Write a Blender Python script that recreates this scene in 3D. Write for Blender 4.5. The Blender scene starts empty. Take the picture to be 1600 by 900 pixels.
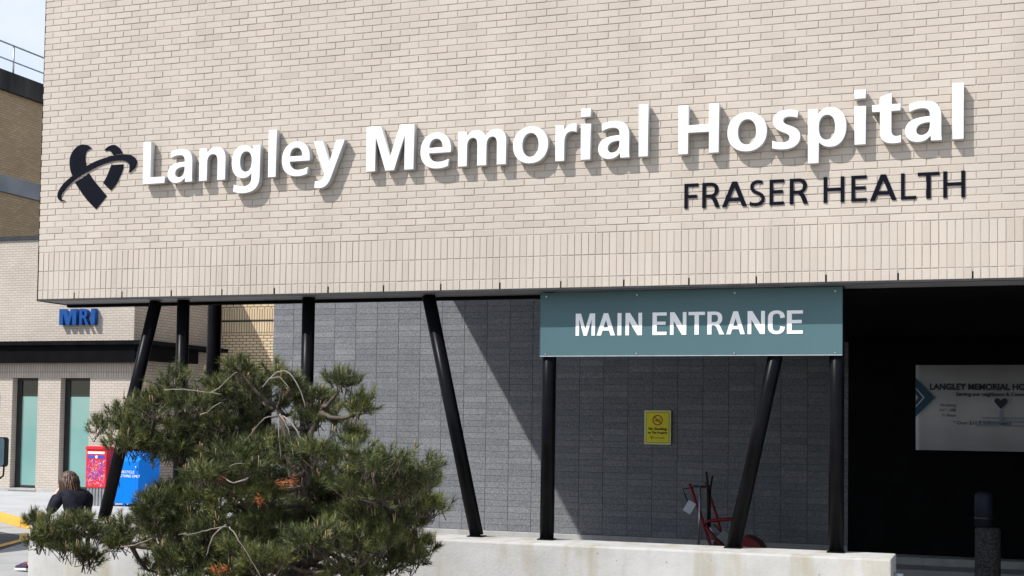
import bpy, bmesh, math, random
import numpy as np
from mathutils import Vector, Matrix

random.seed(11)
rng = np.random.default_rng(11)
scene = bpy.context.scene
COL = scene.collection

# ------------------------------------------------------------------ camera
cam_d = bpy.data.cameras.new('camera')
cam = bpy.data.objects.new('camera', cam_d)
COL.objects.link(cam)
YAW, PITCH, ROLL = -0.35844, 0.046446, 0.0153734
fw = Vector((math.sin(YAW) * math.cos(PITCH), math.cos(YAW) * math.cos(PITCH), math.sin(PITCH)))
rt = Vector((math.cos(YAW), -math.sin(YAW), 0))
up = rt.cross(fw)
r2 = rt * math.cos(ROLL) + up * math.sin(ROLL)
u2 = up * math.cos(ROLL) - rt * math.sin(ROLL)
m3 = Matrix((r2, u2, -fw)).transposed()
cam.matrix_world = Matrix.Translation((9.1792, -12.3545, 1.9990)) @ m3.to_4x4()
cam_d.sensor_width = 36.0
cam_d.lens = 36.0 * 2179.75 / 1600.0
cam_d.shift_x = 60.0 / 1600.0
cam_d.shift_y = 120.21 / 1600.0
cam_d.clip_start = 0.1
cam_d.clip_end = 3000
scene.camera = cam

# ------------------------------------------------------------------ light
SUN = Vector((0.93, 1.0, -1.58)).normalized()          # direction the light travels
elev = math.asin(-SUN.z)
world = bpy.data.worlds.new('World')
scene.world = world
world.use_nodes = True
wn, wl = world.node_tree.nodes, world.node_tree.links
wn.clear()
w_out = wn.new('ShaderNodeOutputWorld')
w_bg = wn.new('ShaderNodeBackground')
sky = wn.new('ShaderNodeTexSky')
sky.sky_type = 'NISHITA'
sky.sun_disc = False
sky.sun_elevation = elev
sky.sun_rotation = math.atan2(-SUN.x, -SUN.y)
sky.air_density = 1.0
sky.dust_density = 0.7
tc = wn.new('ShaderNodeTexCoord')
cn = wn.new('ShaderNodeTexNoise')
cn.inputs['Scale'].default_value = 3.2
cn.inputs['Detail'].default_value = 7.0
cn.inputs['Roughness'].default_value = 0.55
cr = wn.new('ShaderNodeValToRGB')
cr.color_ramp.elements[0].position = 0.36
cr.color_ramp.elements[1].position = 0.62
cr.color_ramp.elements[0].color = (0.12, 0.12, 0.12, 1)
cr.color_ramp.elements[1].color = (0.9, 0.9, 0.9, 1)
mx = wn.new('ShaderNodeMix')
mx.data_type = 'RGBA'
mx.inputs['B'].default_value = (4.7, 5.0, 5.5, 1)        # bright broken cloud
wl.new(tc.outputs['Generated'], cn.inputs['Vector'])
wl.new(cn.outputs['Fac'], cr.inputs['Fac'])
wl.new(cr.outputs['Color'], mx.inputs['Factor'])
wl.new(sky.outputs['Color'], mx.inputs['A'])
wl.new(mx.outputs['Result'], w_bg.inputs['Color'])
w_bg.inputs['Strength'].default_value = 0.105
wl.new(w_bg.outputs['Background'], w_out.inputs['Surface'])

sun_d = bpy.data.lights.new('sun', 'SUN')
sun_d.energy = 2.85
sun_d.angle = math.radians(0.6)
sun_d.color = (1.0, 0.975, 0.94)
sun = bpy.data.objects.new('sun', sun_d)
COL.objects.link(sun)
sun.rotation_euler = SUN.to_track_quat('-Z', 'Y').to_euler()
sun.location = (-10, -15, 30)

vs = scene.view_settings
vs.view_transform = 'Standard'
vs.look = 'None'
vs.exposure = 0.88
vs.gamma = 1.0
vs.use_curve_mapping = False

# ------------------------------------------------------------------ materials
def new_mat(name):
    m = bpy.data.materials.new(name)
    m.use_nodes = True
    n, l = m.node_tree.nodes, m.node_tree.links
    return m, n, l, n['Principled BSDF']

def pmat(name, c1, c2=None, scale=6.0, rough=0.7, metal=0.0, bump=0.0, bscale=40.0, detail=6.0,
         stretch=(1, 1, 1), spec=0.5, lo=0.35, hi=0.65, coat=0.0, rvar=0.0):
    m, n, l, p = new_mat(name)
    p.inputs['Roughness'].default_value = rough
    p.inputs['Metallic'].default_value = metal
    p.inputs['Specular IOR Level'].default_value = spec
    p.inputs['Coat Weight'].default_value = coat
    p.inputs['Base Color'].default_value = (*c1, 1)
    t = n.new('ShaderNodeTexCoord')
    mp = n.new('ShaderNodeMapping')
    mp.inputs['Scale'].default_value = stretch
    l.new(t.outputs['Object'], mp.inputs['Vector'])
    if c2 is not None:
        nz = n.new('ShaderNodeTexNoise')
        nz.inputs['Scale'].default_value = scale
        nz.inputs['Detail'].default_value = detail
        l.new(mp.outputs['Vector'], nz.inputs['Vector'])
        rp = n.new('ShaderNodeValToRGB')
        rp.color_ramp.elements[0].position = lo
        rp.color_ramp.elements[1].position = hi
        rp.color_ramp.elements[0].color = (*c1, 1)
        rp.color_ramp.elements[1].color = (*c2, 1)
        l.new(nz.outputs['Fac'], rp.inputs['Fac'])
        l.new(rp.outputs['Color'], p.inputs['Base Color'])
        if rvar:
            mr = n.new('ShaderNodeMapRange')
            mr.inputs['To Min'].default_value = rough - rvar
            mr.inputs['To Max'].default_value = rough + rvar
            l.new(nz.outputs['Fac'], mr.inputs['Value'])
            l.new(mr.outputs['Result'], p.inputs['Roughness'])
    if bump:
        nb = n.new('ShaderNodeTexNoise')
        nb.inputs['Scale'].default_value = bscale
        nb.inputs['Detail'].default_value = 5
        l.new(mp.outputs['Vector'], nb.inputs['Vector'])
        bp = n.new('ShaderNodeBump')
        bp.inputs['Strength'].default_value = bump
        bp.inputs['Distance'].default_value = 0.01
        l.new(nb.outputs['Fac'], bp.inputs['Height'])
        l.new(bp.outputs['Normal'], p.inputs['Normal'])
    return m

def unit_mat(name, stops, fine, rough=0.8, bump=0.3, bscale=160.0, fscale=60.0, patch=None):
    """masonry unit: tint picked per unit from the 'rnd' attribute, plus fine speckle"""
    m, n, l, p = new_mat(name)
    p.inputs['Roughness'].default_value = rough
    p.inputs['Specular IOR Level'].default_value = 0.3
    at = n.new('ShaderNodeAttribute')
    at.attribute_name = 'rnd'
    rp = n.new('ShaderNodeValToRGB')
    els = rp.color_ramp.elements
    while len(els) < len(stops):
        els.new(0.5)
    for i, (pos, c) in enumerate(stops):
        els[i].position = pos
        els[i].color = (*c, 1)
    l.new(at.outputs['Fac'], rp.inputs['Fac'])
    geo = n.new('ShaderNodeNewGeometry')
    nz = n.new('ShaderNodeTexNoise')
    nz.inputs['Scale'].default_value = fscale
    nz.inputs['Detail'].default_value = 8
    nz.inputs['Roughness'].default_value = 0.7
    l.new(geo.outputs['Position'], nz.inputs['Vector'])
    mr = n.new('ShaderNodeMapRange')
    mr.inputs['From Min'].default_value = 0.3
    mr.inputs['From Max'].default_value = 0.7
    mr.inputs['To Min'].default_value = 1 - fine
    mr.inputs['To Max'].default_value = 1 + fine
    l.new(nz.outputs['Fac'], mr.inputs['Value'])
    big = n.new('ShaderNodeTexNoise')
    big.inputs['Scale'].default_value = 0.55
    big.inputs['Detail'].default_value = 3
    l.new(geo.outputs['Position'], big.inputs['Vector'])
    mb = n.new('ShaderNodeMapRange')
    mb.inputs['From Min'].default_value = 0.3
    mb.inputs['From Max'].default_value = 0.7
    mb.inputs['To Min'].default_value = 0.93
    mb.inputs['To Max'].default_value = 1.05
    l.new(big.outputs['Fac'], mb.inputs['Value'])
    smp = n.new('ShaderNodeMapping')
    smp.inputs['Scale'].default_value = (2.6, 2.6, 0.3)
    l.new(geo.outputs['Position'], smp.inputs['Vector'])
    sn = n.new('ShaderNodeTexNoise')
    sn.inputs['Scale'].default_value = 1.0
    sn.inputs['Detail'].default_value = 6
    l.new(smp.outputs['Vector'], sn.inputs['Vector'])
    ms_ = n.new('ShaderNodeMapRange')
    ms_.inputs['From Min'].default_value = 0.3
    ms_.inputs['From Max'].default_value = 0.7
    ms_.inputs['To Min'].default_value = 0.94
    ms_.inputs['To Max'].default_value = 1.04
    l.new(sn.outputs['Fac'], ms_.inputs['Value'])
    m0 = n.new('ShaderNodeMath')
    m0.operation = 'MULTIPLY'
    l.new(mb.outputs['Result'], m0.inputs[0])
    l.new(ms_.outputs['Result'], m0.inputs[1])
    mu = n.new('ShaderNodeMath')
    mu.operation = 'MULTIPLY'
    l.new(mr.outputs['Result'], mu.inputs[0])
    l.new(m0.outputs['Value'], mu.inputs[1])
    vm = n.new('ShaderNodeVectorMath')
    vm.operation = 'SCALE'
    l.new(rp.outputs['Color'], vm.inputs[0])
    l.new(mu.outputs['Value'], vm.inputs['Scale'])
    l.new(vm.outputs['Vector'], p.inputs['Base Color'])
    nb = n.new('ShaderNodeTexNoise')
    nb.inputs['Scale'].default_value = bscale
    nb.inputs['Detail'].default_value = 4
    l.new(geo.outputs['Position'], nb.inputs['Vector'])
    bp = n.new('ShaderNodeBump')
    bp.inputs['Strength'].default_value = bump
    bp.inputs['Distance'].default_value = 0.003
    l.new(nb.outputs['Fac'], bp.inputs['Height'])
    l.new(bp.outputs['Normal'], p.inputs['Normal'])
    return m

def brick_mat(name, c1, c2, mortar, axis='XZ', bw=0.2, bh=0.0667, soldier=False, msize=0.010, rough=0.85):
    """far-off brickwork, too small to tell the bricks apart one by one"""
    m, n, l, p = new_mat(name)
    p.inputs['Roughness'].default_value = rough
    p.inputs['Specular IOR Level'].default_value = 0.25
    geo = n.new('ShaderNodeNewGeometry')
    sx = n.new('ShaderNodeSeparateXYZ')
    l.new(geo.outputs['Position'], sx.inputs[0])
    cx = n.new('ShaderNodeCombineXYZ')
    l.new(sx.outputs[axis[0]], cx.inputs['Y' if soldier else 'X'])
    l.new(sx.outputs[axis[1]], cx.inputs['X' if soldier else 'Y'])
    br = n.new('ShaderNodeTexBrick')
    br.inputs['Color1'].default_value = (*c1, 1)
    br.inputs['Color2'].default_value = (*c2, 1)
    br.inputs['Mortar'].default_value = (*mortar, 1)
    br.inputs['Scale'].default_value = 1.0
    br.inputs['Mortar Size'].default_value = msize
    br.inputs['Mortar Smooth'].default_value = 0.2
    br.inputs['Brick Width'].default_value = bw
    br.inputs['Row Height'].default_value = bh
    br.offset = 0.0 if soldier else 0.5
    l.new(cx.outputs[0], br.inputs['Vector'])
    nz = n.new('ShaderNodeTexNoise')
    nz.inputs['Scale'].default_value = 1.2
    nz.inputs['Detail'].default_value = 5
    l.new(geo.outputs['Position'], nz.inputs['Vector'])
    mr = n.new('ShaderNodeMapRange')
    mr.inputs['To Min'].default_value = 0.85
    mr.inputs['To Max'].default_value = 1.15
    l.new(nz.outputs['Fac'], mr.inputs['Value'])
    vm = n.new('ShaderNodeVectorMath')
    vm.operation = 'SCALE'
    l.new(br.outputs['Color'], vm.inputs[0])
    l.new(mr.outputs['Result'], vm.inputs['Scale'])
    l.new(vm.outputs['Vector'], p.inputs['Base Color'])
    bp = n.new('ShaderNodeBump')
    bp.invert = True
    bp.inputs['Strength'].default_value = 0.6
    bp.inputs['Distance'].default_value = 0.006
    l.new(br.outputs['Fac'], bp.inputs['Height'])
    l.new(bp.outputs['Normal'], p.inputs['Normal'])
    return m

def stained_concrete(name, base, light, stain):
    m, n, l, p = new_mat(name)
    p.inputs['Roughness'].default_value = 0.85
    p.inputs['Specular IOR Level'].default_value = 0.3
    geo = n.new('ShaderNodeNewGeometry')
    nz = n.new('ShaderNodeTexNoise')
    nz.inputs['Scale'].default_value = 2.6
    nz.inputs['Detail'].default_value = 9
    nz.inputs['Roughness'].default_value = 0.62
    l.new(geo.outputs['Position'], nz.inputs['Vector'])
    rp = n.new('ShaderNodeValToRGB')
    rp.color_ramp.elements[0].position = 0.33
    rp.color_ramp.elements[1].position = 0.66
    rp.color_ramp.elements[0].color = (*base, 1)
    rp.color_ramp.elements[1].color = (*light, 1)
    l.new(nz.outputs['Fac'], rp.inputs['Fac'])
    mp = n.new('ShaderNodeMapping')
    mp.inputs['Scale'].default_value = (3.2, 1.0, 0.6)
    l.new(geo.outputs['Position'], mp.inputs['Vector'])
    st = n.new('ShaderNodeTexNoise')
    st.inputs['Scale'].default_value = 1.6
    st.inputs['Detail'].default_value = 6
    l.new(mp.outputs['Vector'], st.inputs['Vector'])
    sr = n.new('ShaderNodeValToRGB')
    sr.color_ramp.elements[0].position = 0.5
    sr.color_ramp.elements[1].position = 0.72
    sr.color_ramp.elements[0].color = (0, 0, 0, 1)
    sr.color_ramp.elements[1].color = (0.8, 0.8, 0.8, 1)
    l.new(st.outputs['Fac'], sr.inputs['Fac'])
    mix = n.new('ShaderNodeMix')
    mix.data_type = 'RGBA'
    l.new(sr.outputs['Color'], mix.inputs['Factor'])
    l.new(rp.outputs['Color'], mix.inputs['A'])
    mix.inputs['B'].default_value = (*stain, 1)
    # pin holes
    vo = n.new('ShaderNodeTexVoronoi')
    vo.inputs['Scale'].default_value = 9.0
    l.new(geo.outputs['Position'], vo.inputs['Vector'])
    hr = n.new('ShaderNodeValToRGB')
    hr.color_ramp.elements[0].position = 0.06
    hr.color_ramp.elements[1].position = 0.10
    hr.color_ramp.elements[0].color = (0.45, 0.45, 0.45, 1)
    hr.color_ramp.elements[1].color = (1, 1, 1, 1)
    l.new(vo.outputs['Distance'], hr.inputs['Fac'])
    mm = n.new('ShaderNodeMix')
    mm.data_type = 'RGBA'
    mm.blend_type = 'MULTIPLY'
    mm.inputs['Factor'].default_value = 0.7
    l.new(mix.outputs['Result'], mm.inputs['A'])
    l.new(hr.outputs['Color'], mm.inputs['B'])
    l.new(mm.outputs['Result'], p.inputs['Base Color'])
    nb = n.new('ShaderNodeTexNoise')
    nb.inputs['Scale'].default_value = 45
    nb.inputs['Detail'].default_value = 6
    l.new(geo.outputs['Position'], nb.inputs['Vector'])
    bp = n.new('ShaderNodeBump')
    bp.inputs['Strength'].default_value = 0.35
    bp.inputs['Distance'].default_value = 0.006
    l.new(nb.outputs['Fac'], bp.inputs['Height'])
    l.new(bp.outputs['Normal'], p.inputs['Normal'])
    return m

M = {}
M['brick'] = unit_mat('cream brick', [(0.0, (0.485, 0.418, 0.35)), (0.08, (0.515, 0.448, 0.378)), (0.5, (0.53, 0.464, 0.394)),
                                       (0.92, (0.545, 0.479, 0.409)), (1.0, (0.535, 0.455, 0.383))], 0.045)
M['mortar'] = pmat('brick mortar', (0.45, 0.39, 0.33), (0.39, 0.335, 0.28), 3.0, 0.95, bump=0.4, bscale=90)
M['block'] = unit_mat('grey ground face block', [(0.0, (0.166, 0.173, 0.184)), (0.3, (0.184, 0.190, 0.200)), (0.8, (0.198, 0.203, 0.212)), (1.0, (0.225, 0.229, 0.236))],
                      0.45, 0.75, 0.35, 220.0, 34.0)
M['block_joint'] = pmat('block joint', (0.075, 0.078, 0.086), (0.09, 0.092, 0.10), 4, 0.95)
M['concrete'] = stained_concrete('wall concrete', (0.42, 0.41, 0.385), (0.54, 0.53, 0.505), (0.36, 0.31, 0.21))
M['plinth'] = stained_concrete('plinth concrete', (0.34, 0.34, 0.33), (0.46, 0.455, 0.44), (0.3, 0.28, 0.25))
M['paving'] = pmat('pale paving concrete', (0.30, 0.295, 0.285), (0.37, 0.365, 0.355), 1.3, 0.9, bump=0.2, bscale=60)
M['bounce'] = pmat('forecourt concrete', (0.43, 0.405, 0.37), (0.52, 0.49, 0.45), 0.8, 0.9, bump=0.2, bscale=60)  # kept pale so the added sheet throws fill light upward
M['walk'] = pmat('sidewalk concrete', (0.38, 0.375, 0.37), (0.45, 0.445, 0.44), 1.1, 0.9, bump=0.2, bscale=60)
M['asphalt'] = pmat('asphalt', (0.05, 0.05, 0.053), (0.085, 0.085, 0.088), 3.0, 0.9, bump=0.6, bscale=140)
M['yellow_paint'] = pmat('yellow road paint', (0.78, 0.42, 0.035), (0.66, 0.36, 0.05), 9, 0.6, bump=0.2)
M['steel'] = pmat('black painted steel', (0.004, 0.004, 0.005), (0.007, 0.007, 0.009), 5, 0.33, rvar=0.05, spec=0.07)
M['soffit'] = pmat('grey soffit metal', (0.17, 0.17, 0.175), (0.22, 0.22, 0.225), 2.0, 0.5)
M['dark'] = pmat('black soffit paint', (0.004, 0.004, 0.0045), (0.006, 0.006, 0.0065), 3, 0.8, spec=0.05)
M['flash'] = pmat('dark metal flashing', (0.03, 0.03, 0.033), (0.05, 0.05, 0.052), 4, 0.45, metal=0.3)
M['white_face'] = pmat('white letter face', (0.83, 0.84, 0.86), (0.80, 0.81, 0.83), 2, 0.4)
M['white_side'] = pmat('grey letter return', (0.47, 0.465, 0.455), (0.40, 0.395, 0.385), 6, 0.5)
M['ink'] = pmat('charcoal letter paint', (0.004, 0.005, 0.010), (0.006, 0.007, 0.014), 5, 0.6, spec=0.06)
M['teal'] = pmat('teal sign panel', (0.070, 0.136, 0.150), (0.078, 0.148, 0.162), 1.2, 0.4, spec=0.3)
M['teal_edge'] = pmat('aluminium edge', (0.62, 0.63, 0.64), (0.5, 0.51, 0.52), 8, 0.35, metal=0.7)
M['sign_white'] = pmat('white vinyl', (0.92, 0.915, 0.90), (0.90, 0.895, 0.88), 4, 0.4)
M['blue_letter'] = pmat('blue letter paint', (0.004, 0.062, 0.24), (0.006, 0.075, 0.28), 4, 0.5, spec=0.25)
M['mri_brick'] = brick_mat('pale building brick', (0.50, 0.43, 0.362), (0.545, 0.475, 0.405), (0.37, 0.32, 0.27), 'XZ', 0.2, 0.0667, msize=0.008)
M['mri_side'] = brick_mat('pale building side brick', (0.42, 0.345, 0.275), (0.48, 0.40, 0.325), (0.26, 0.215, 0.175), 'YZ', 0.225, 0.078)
M['mri_soldier'] = brick_mat('pale building soldier brick', (0.44, 0.37, 0.31), (0.50, 0.43, 0.365), (0.26, 0.22, 0.185), 'XZ', 0.225, 0.078, True)
M['yel_brick'] = brick_mat('yellow brick', (0.58, 0.44, 0.27), (0.66, 0.51, 0.33), (0.19, 0.14, 0.09), 'XZ', 0.225, 0.082, msize=0.014)
M['yel_soldier'] = brick_mat('yellow soldier brick', (0.58, 0.44, 0.27), (0.66, 0.51, 0.33), (0.22, 0.17, 0.11), 'XZ', 0.36, 0.082, True, msize=0.014)
M['tower_brick'] = brick_mat('brown tower brick', (0.46, 0.31, 0.17), (0.55, 0.38, 0.22), (0.33, 0.235, 0.14), 'YZ', 0.225, 0.078)
M['tower_front'] = brick_mat('brown tower front brick', (0.46, 0.31, 0.17), (0.55, 0.38, 0.22), (0.33, 0.235, 0.14), 'XZ', 0.225, 0.078)
M['dirty_conc'] = pmat('weathered dark concrete', (0.02, 0.018, 0.016), (0.075, 0.065, 0.055), 0.9, 0.95, stretch=(1, 1.6, 0.4), bump=0.4)
M['band_conc'] = pmat('grey concrete band', (0.24, 0.24, 0.245), (0.32, 0.32, 0.32), 1.2, 0.9)
M['galv'] = pmat('galvanised pipe', (0.30, 0.32, 0.36), (0.42, 0.44, 0.48), 8, 0.45, metal=0.6)
M['teal_glass'] = pmat('frosted teal glass', (0.17, 0.335, 0.31), (0.21, 0.39, 0.36), 0.8, 0.12, coat=0.8)
M['dark_glass'] = pmat('dark glass', (0.008, 0.012, 0.012), (0.012, 0.018, 0.018), 1.5, 0.1)
M['frame'] = pmat('dark window frame', (0.012, 0.012, 0.012), (0.02, 0.02, 0.02), 3, 0.5)
M['recess'] = pmat('black paint and shade tone', (0.006, 0.006, 0.0065), (0.010, 0.010, 0.011), 3, 0.9, spec=0.05)  # on the entrance wall this colour is painted deep shade
M['red_paint'] = pmat('red enamel', (0.66, 0.025, 0.035), (0.72, 0.03, 0.04), 5, 0.5, spec=0.2)
M['trolley_red'] = pmat('red tube paint', (0.22, 0.006, 0.012), (0.27, 0.008, 0.015), 6, 0.45)
M['blue_box'] = pmat('bright blue enamel', (0.0, 0.17, 0.66), (0.0, 0.20, 0.72), 1.0, 0.6, spec=0.12)
M['blue_label'] = pmat('blue label', (0.03, 0.06, 0.38), (0.05, 0.09, 0.45), 6, 0.5)
M['ped_grey'] = pmat('grey pedestal metal', (0.20, 0.205, 0.21), (0.27, 0.275, 0.28), 6, 0.5)
M['sign_yellow'] = pmat('yellow notice', (0.90, 0.78, 0.01), (0.86, 0.74, 0.015), 3, 0.5)
M['sign_black'] = pmat('black print', (0.02, 0.018, 0.012), (0.03, 0.025, 0.018), 3, 0.6)
M['sign_red'] = pmat('red print', (0.45, 0.02, 0.015), (0.5, 0.03, 0.02), 3, 0.6)
M['pale_edge'] = pmat('pale sign border', (0.78, 0.74, 0.30), (0.72, 0.69, 0.28), 3, 0.5)
M['banner'] = pmat('white banner vinyl', (0.62, 0.62, 0.64), (0.70, 0.70, 0.72), 1.1, 0.5, stretch=(1, 1, 3))
M['banner_blue'] = pmat('blue banner print', (0.005, 0.085, 0.16), (0.008, 0.10, 0.19), 2, 0.5)
M['banner_pale'] = pmat('pale blue banner print', (0.30, 0.37, 0.48), (0.34, 0.41, 0.52), 2, 0.5)
M['banner_ink'] = pmat('navy banner print', (0.015, 0.018, 0.035), (0.02, 0.025, 0.045), 2, 0.5)
M['aggregate'] = pmat('exposed aggregate', (0.012, 0.0115, 0.011), (0.055, 0.053, 0.05), 55, 0.9, bump=0.8, bscale=60, lo=0.42, hi=0.6)
M['bin_top'] = pmat('grey blue bin lid', (0.012, 0.015, 0.026), (0.017, 0.02, 0.033), 4, 0.6, spec=0.2)
M['rubber'] = pmat('black rubber', (0.012, 0.012, 0.012), (0.02, 0.02, 0.02), 8, 0.8)
M['chrome'] = pmat('bare metal', (0.55, 0.55, 0.57), (0.42, 0.42, 0.44), 9, 0.3, metal=0.9)
M['tag_white'] = pmat('white card', (0.75, 0.76, 0.86), (0.68, 0.69, 0.80), 4, 0.6)
M['bus_white'] = pmat('white bus paint', (0.66, 0.68, 0.72), (0.62, 0.64, 0.68), 1, 0.3, coat=0.5)
M['mirror_glass'] = pmat('mirror glass', (0.28, 0.44, 0.52), (0.34, 0.50, 0.58), 4, 0.2)  # pale blue puts the mirror's reflection into the base colour
M['jacket'] = pmat('black knit', (0.010, 0.011, 0.018), (0.022, 0.023, 0.034), 14, 0.9, bump=0.5, bscale=70, spec=0.2)
M['denim'] = pmat('dark trousers', (0.012, 0.012, 0.018), (0.025, 0.025, 0.035), 20, 0.9)
M['skin'] = pmat('skin', (0.58, 0.34, 0.25), (0.64, 0.40, 0.30), 8, 0.5)
M['hair'] = pmat('brown hair', (0.030, 0.014, 0.008), (0.22, 0.105, 0.052), 9, 0.42, stretch=(9, 9, 0.6), bump=0.6, bscale=16, lo=0.42, hi=0.78)
M['shoe'] = pmat('patterned shoe', (0.012, 0.014, 0.045), (0.50, 0.05, 0.12), 34, 0.6, lo=0.58, hi=0.61)
M['sole'] = pmat('white sole', (0.78, 0.78, 0.78), (0.7, 0.7, 0.7), 9, 0.6)
M['bark'] = pmat('pine bark', (0.04, 0.03, 0.022), (0.13, 0.10, 0.075), 22, 0.95, bump=0.8, bscale=40)
M['dead_twig'] = pmat('bare grey twig', (0.15, 0.125, 0.105), (0.26, 0.225, 0.19), 18, 0.9)
M['candle'] = pmat('pine candle', (0.22, 0.145, 0.07), (0.31, 0.225, 0.105), 20, 0.8)
M['dead_needle'] = pmat('dead orange needle', (0.40, 0.12, 0.03), (0.32, 0.09, 0.022), 30, 0.8)

def needle_material():
    m, n, l, p = new_mat('pine needle')
    at = n.new('ShaderNodeAttribute')
    at.attribute_name = 'rnd'
    rp = n.new('ShaderNodeValToRGB')
    els = rp.color_ramp.elements
    els.new(0.5)
    els[0].color = (0.026, 0.036, 0.011, 1)
    els[1].color = (0.085, 0.104, 0.030, 1)
    els[2].position = 1.0
    els[2].color = (0.22, 0.225, 0.066, 1)
    l.new(at.outputs['Fac'], rp.inputs['Fac'])
    l.new(rp.outputs['Color'], p.inputs['Base Color'])
    p.inputs['Roughness'].default_value = 0.5
    p.inputs['Specular IOR Level'].default_value = 0.4
    return m
M['needle'] = needle_material()

# ------------------------------------------------------------------ helpers
ORI = {}                                             # world origin of every parent

def tag(o, label=None, cat=None, group=None, kind=None):
    if label: o['label'] = label
    if cat: o['category'] = cat
    if group: o['group'] = group
    if kind: o['kind'] = kind
    return o

def thing(name, loc, label, cat, group=None):
    o = bpy.data.objects.new(name, None)
    o.empty_display_size = 0.2
    COL.objects.link(o)
    o.location = loc
    ORI[o] = Vector(loc)
    return tag(o, label, cat, group)

def link(name, me, mat, parent=None, origin=None):
    o = bpy.data.objects.new(name, me)
    COL.objects.link(o)
    mats = mat if isinstance(mat, (list, tuple)) else [mat]
    if len(me.materials) == 0:
        for k in mats:
            me.materials.append(k)
    if parent is not None:
        o.parent = parent
        ORI[o] = ORI[parent]
    else:
        ORI[o] = Vector(origin or (0, 0, 0))
        o.location = ORI[o]
    return o

class MB:
    def __init__(self):
        self.v, self.f, self.mi, self.sm = [], [], [], []

    def add(self, v, f, mi=0, smooth=False):
        b = len(self.v)
        self.v += [tuple(p) for p in v]
        self.f += [tuple(i + b for i in q) for q in f]
        self.mi += [mi] * len(f)
        self.sm += [smooth] * len(f)
        return self

    def box(self, x0, x1, y0, y1, z0, z1, mi=0):
        v = [(x0, y0, z0), (x1, y0, z0), (x1, y1, z0), (x0, y1, z0), (x0, y0, z1), (x1, y0, z1), (x1, y1, z1), (x0, y1, z1)]
        return self.add(v, [(0, 3, 2, 1), (4, 5, 6, 7), (0, 1, 5, 4), (1, 2, 6, 5), (2, 3, 7, 6), (3, 0, 4, 7)], mi)

    def obox(self, c, ax, ay, az, mi=0):
        c = Vector(c); ax = Vector(ax); ay = Vector(ay); az = Vector(az)
        v = [c + sx * ax + sy * ay + sz * az for sz in (-1, 1) for sx, sy in ((-1, -1), (1, -1), (1, 1), (-1, 1))]
        return self.add(v, [(0, 3, 2, 1), (4, 5, 6, 7), (0, 1, 5, 4), (1, 2, 6, 5), (2, 3, 7, 6), (3, 0, 4, 7)], mi)

    def prism_z(self, poly, z0, z1, mi=0):
        n = len(poly)
        v = [(x, y, z0) for x, y in poly] + [(x, y, z1) for x, y in poly]
        f = [tuple(range(n - 1, -1, -1)), tuple(range(n, 2 * n))] + [(i, (i + 1) % n, n + (i + 1) % n, n + i) for i in range(n)]
        return self.add(v, f, mi)

    def prism_y(self, poly, y0, y1, mi=0):
        """poly in X,Z seen from -Y, extruded from y0 (front) to y1 (back)"""
        n = len(poly)
        v = [(x, y0, z) for x, z in poly] + [(x, y1, z) for x, z in poly]
        f = [tuple(range(n)), tuple(range(2 * n - 1, n - 1, -1))] + [((i + 1) % n, i, n + i, n + (i + 1) % n) for i in range(n)]
        return self.add(v, f, mi)

    def tube(self, pts, rad, n=10, mi=0, caps=True, smooth=True):
        pts = [Vector(p) for p in pts]
        if not isinstance(rad, (list, tuple)):
            rad = [rad] * len(pts)
        v, f = [], []
        d0 = (pts[1] - pts[0]).normalized()
        a = d0.orthogonal().normalized()
        for i, p in enumerate(pts):
            d = (pts[min(i + 1, len(pts) - 1)] - pts[max(i - 1, 0)]).normalized()
            a = (a - d * a.dot(d)).normalized()
            b = d.cross(a)
            for k in range(n):
                t = 2 * math.pi * k / n
                v.append(p + (a * math.cos(t) + b * math.sin(t)) * rad[i])
        for i in range(len(pts) - 1):
            for k in range(n):
                f.append((i * n + k, i * n + (k + 1) % n, (i + 1) * n + (k + 1) % n, (i + 1) * n + k))
        self.add(v, f, mi, smooth)
        if caps:
            b = len(self.v) - len(v)
            self.f.append(tuple(b + k for k in range(n - 1, -1, -1)))
            self.f.append(tuple(b + (len(pts) - 1) * n + k for k in range(n)))
            self.mi += [mi, mi]
            self.sm += [False, False]
        return self

    def lathe(self, c, prof, n=20, mi=0, smooth=True):
        v, f = [], []
        for r, z in prof:
            for k in range(n):
                t = 2 * math.pi * k / n
                v.append((c[0] + r * math.cos(t), c[1] + r * math.sin(t), c[2] + z))
        for i in range(len(prof) - 1):
            for k in range(n):
                f.append((i * n + k, i * n + (k + 1) % n, (i + 1) * n + (k + 1) % n, (i + 1) * n + k))
        return self.add(v, f, mi, smooth)

    def build(self, name, mat, parent=None, origin=None, bevel=0.0):
        o0 = ORI[parent] if parent is not None else Vector(origin or (0, 0, 0))
        me = bpy.data.meshes.new(name)
        me.from_pydata([(x - o0[0], y - o0[1], z - o0[2]) for x, y, z in self.v], [], self.f)
        for k in (mat if isinstance(mat, (list, tuple)) else [mat]):
            me.materials.append(k)
        me.polygons.foreach_set('material_index', self.mi)
        me.polygons.foreach_set('use_smooth', self.sm)
        bm = bmesh.new()
        bm.from_mesh(me)
        bmesh.ops.recalc_face_normals(bm, faces=bm.faces)
        if bevel:
            es = [e for e in bm.edges if len(e.link_faces) == 2 and e.calc_face_angle(0) > 0.6]
            bmesh.ops.bevel(bm, geom=es, offset=bevel, segments=2, affect='EDGES', profile=0.6)
        bm.to_mesh(me)
        bm.free()
        me.update()
        return link(name, me, mat, parent, origin)

def box_part(name, mat, parent, *a, bevel=0.0):
    return MB().box(*a).build(name, mat, parent, bevel=bevel)

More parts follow.
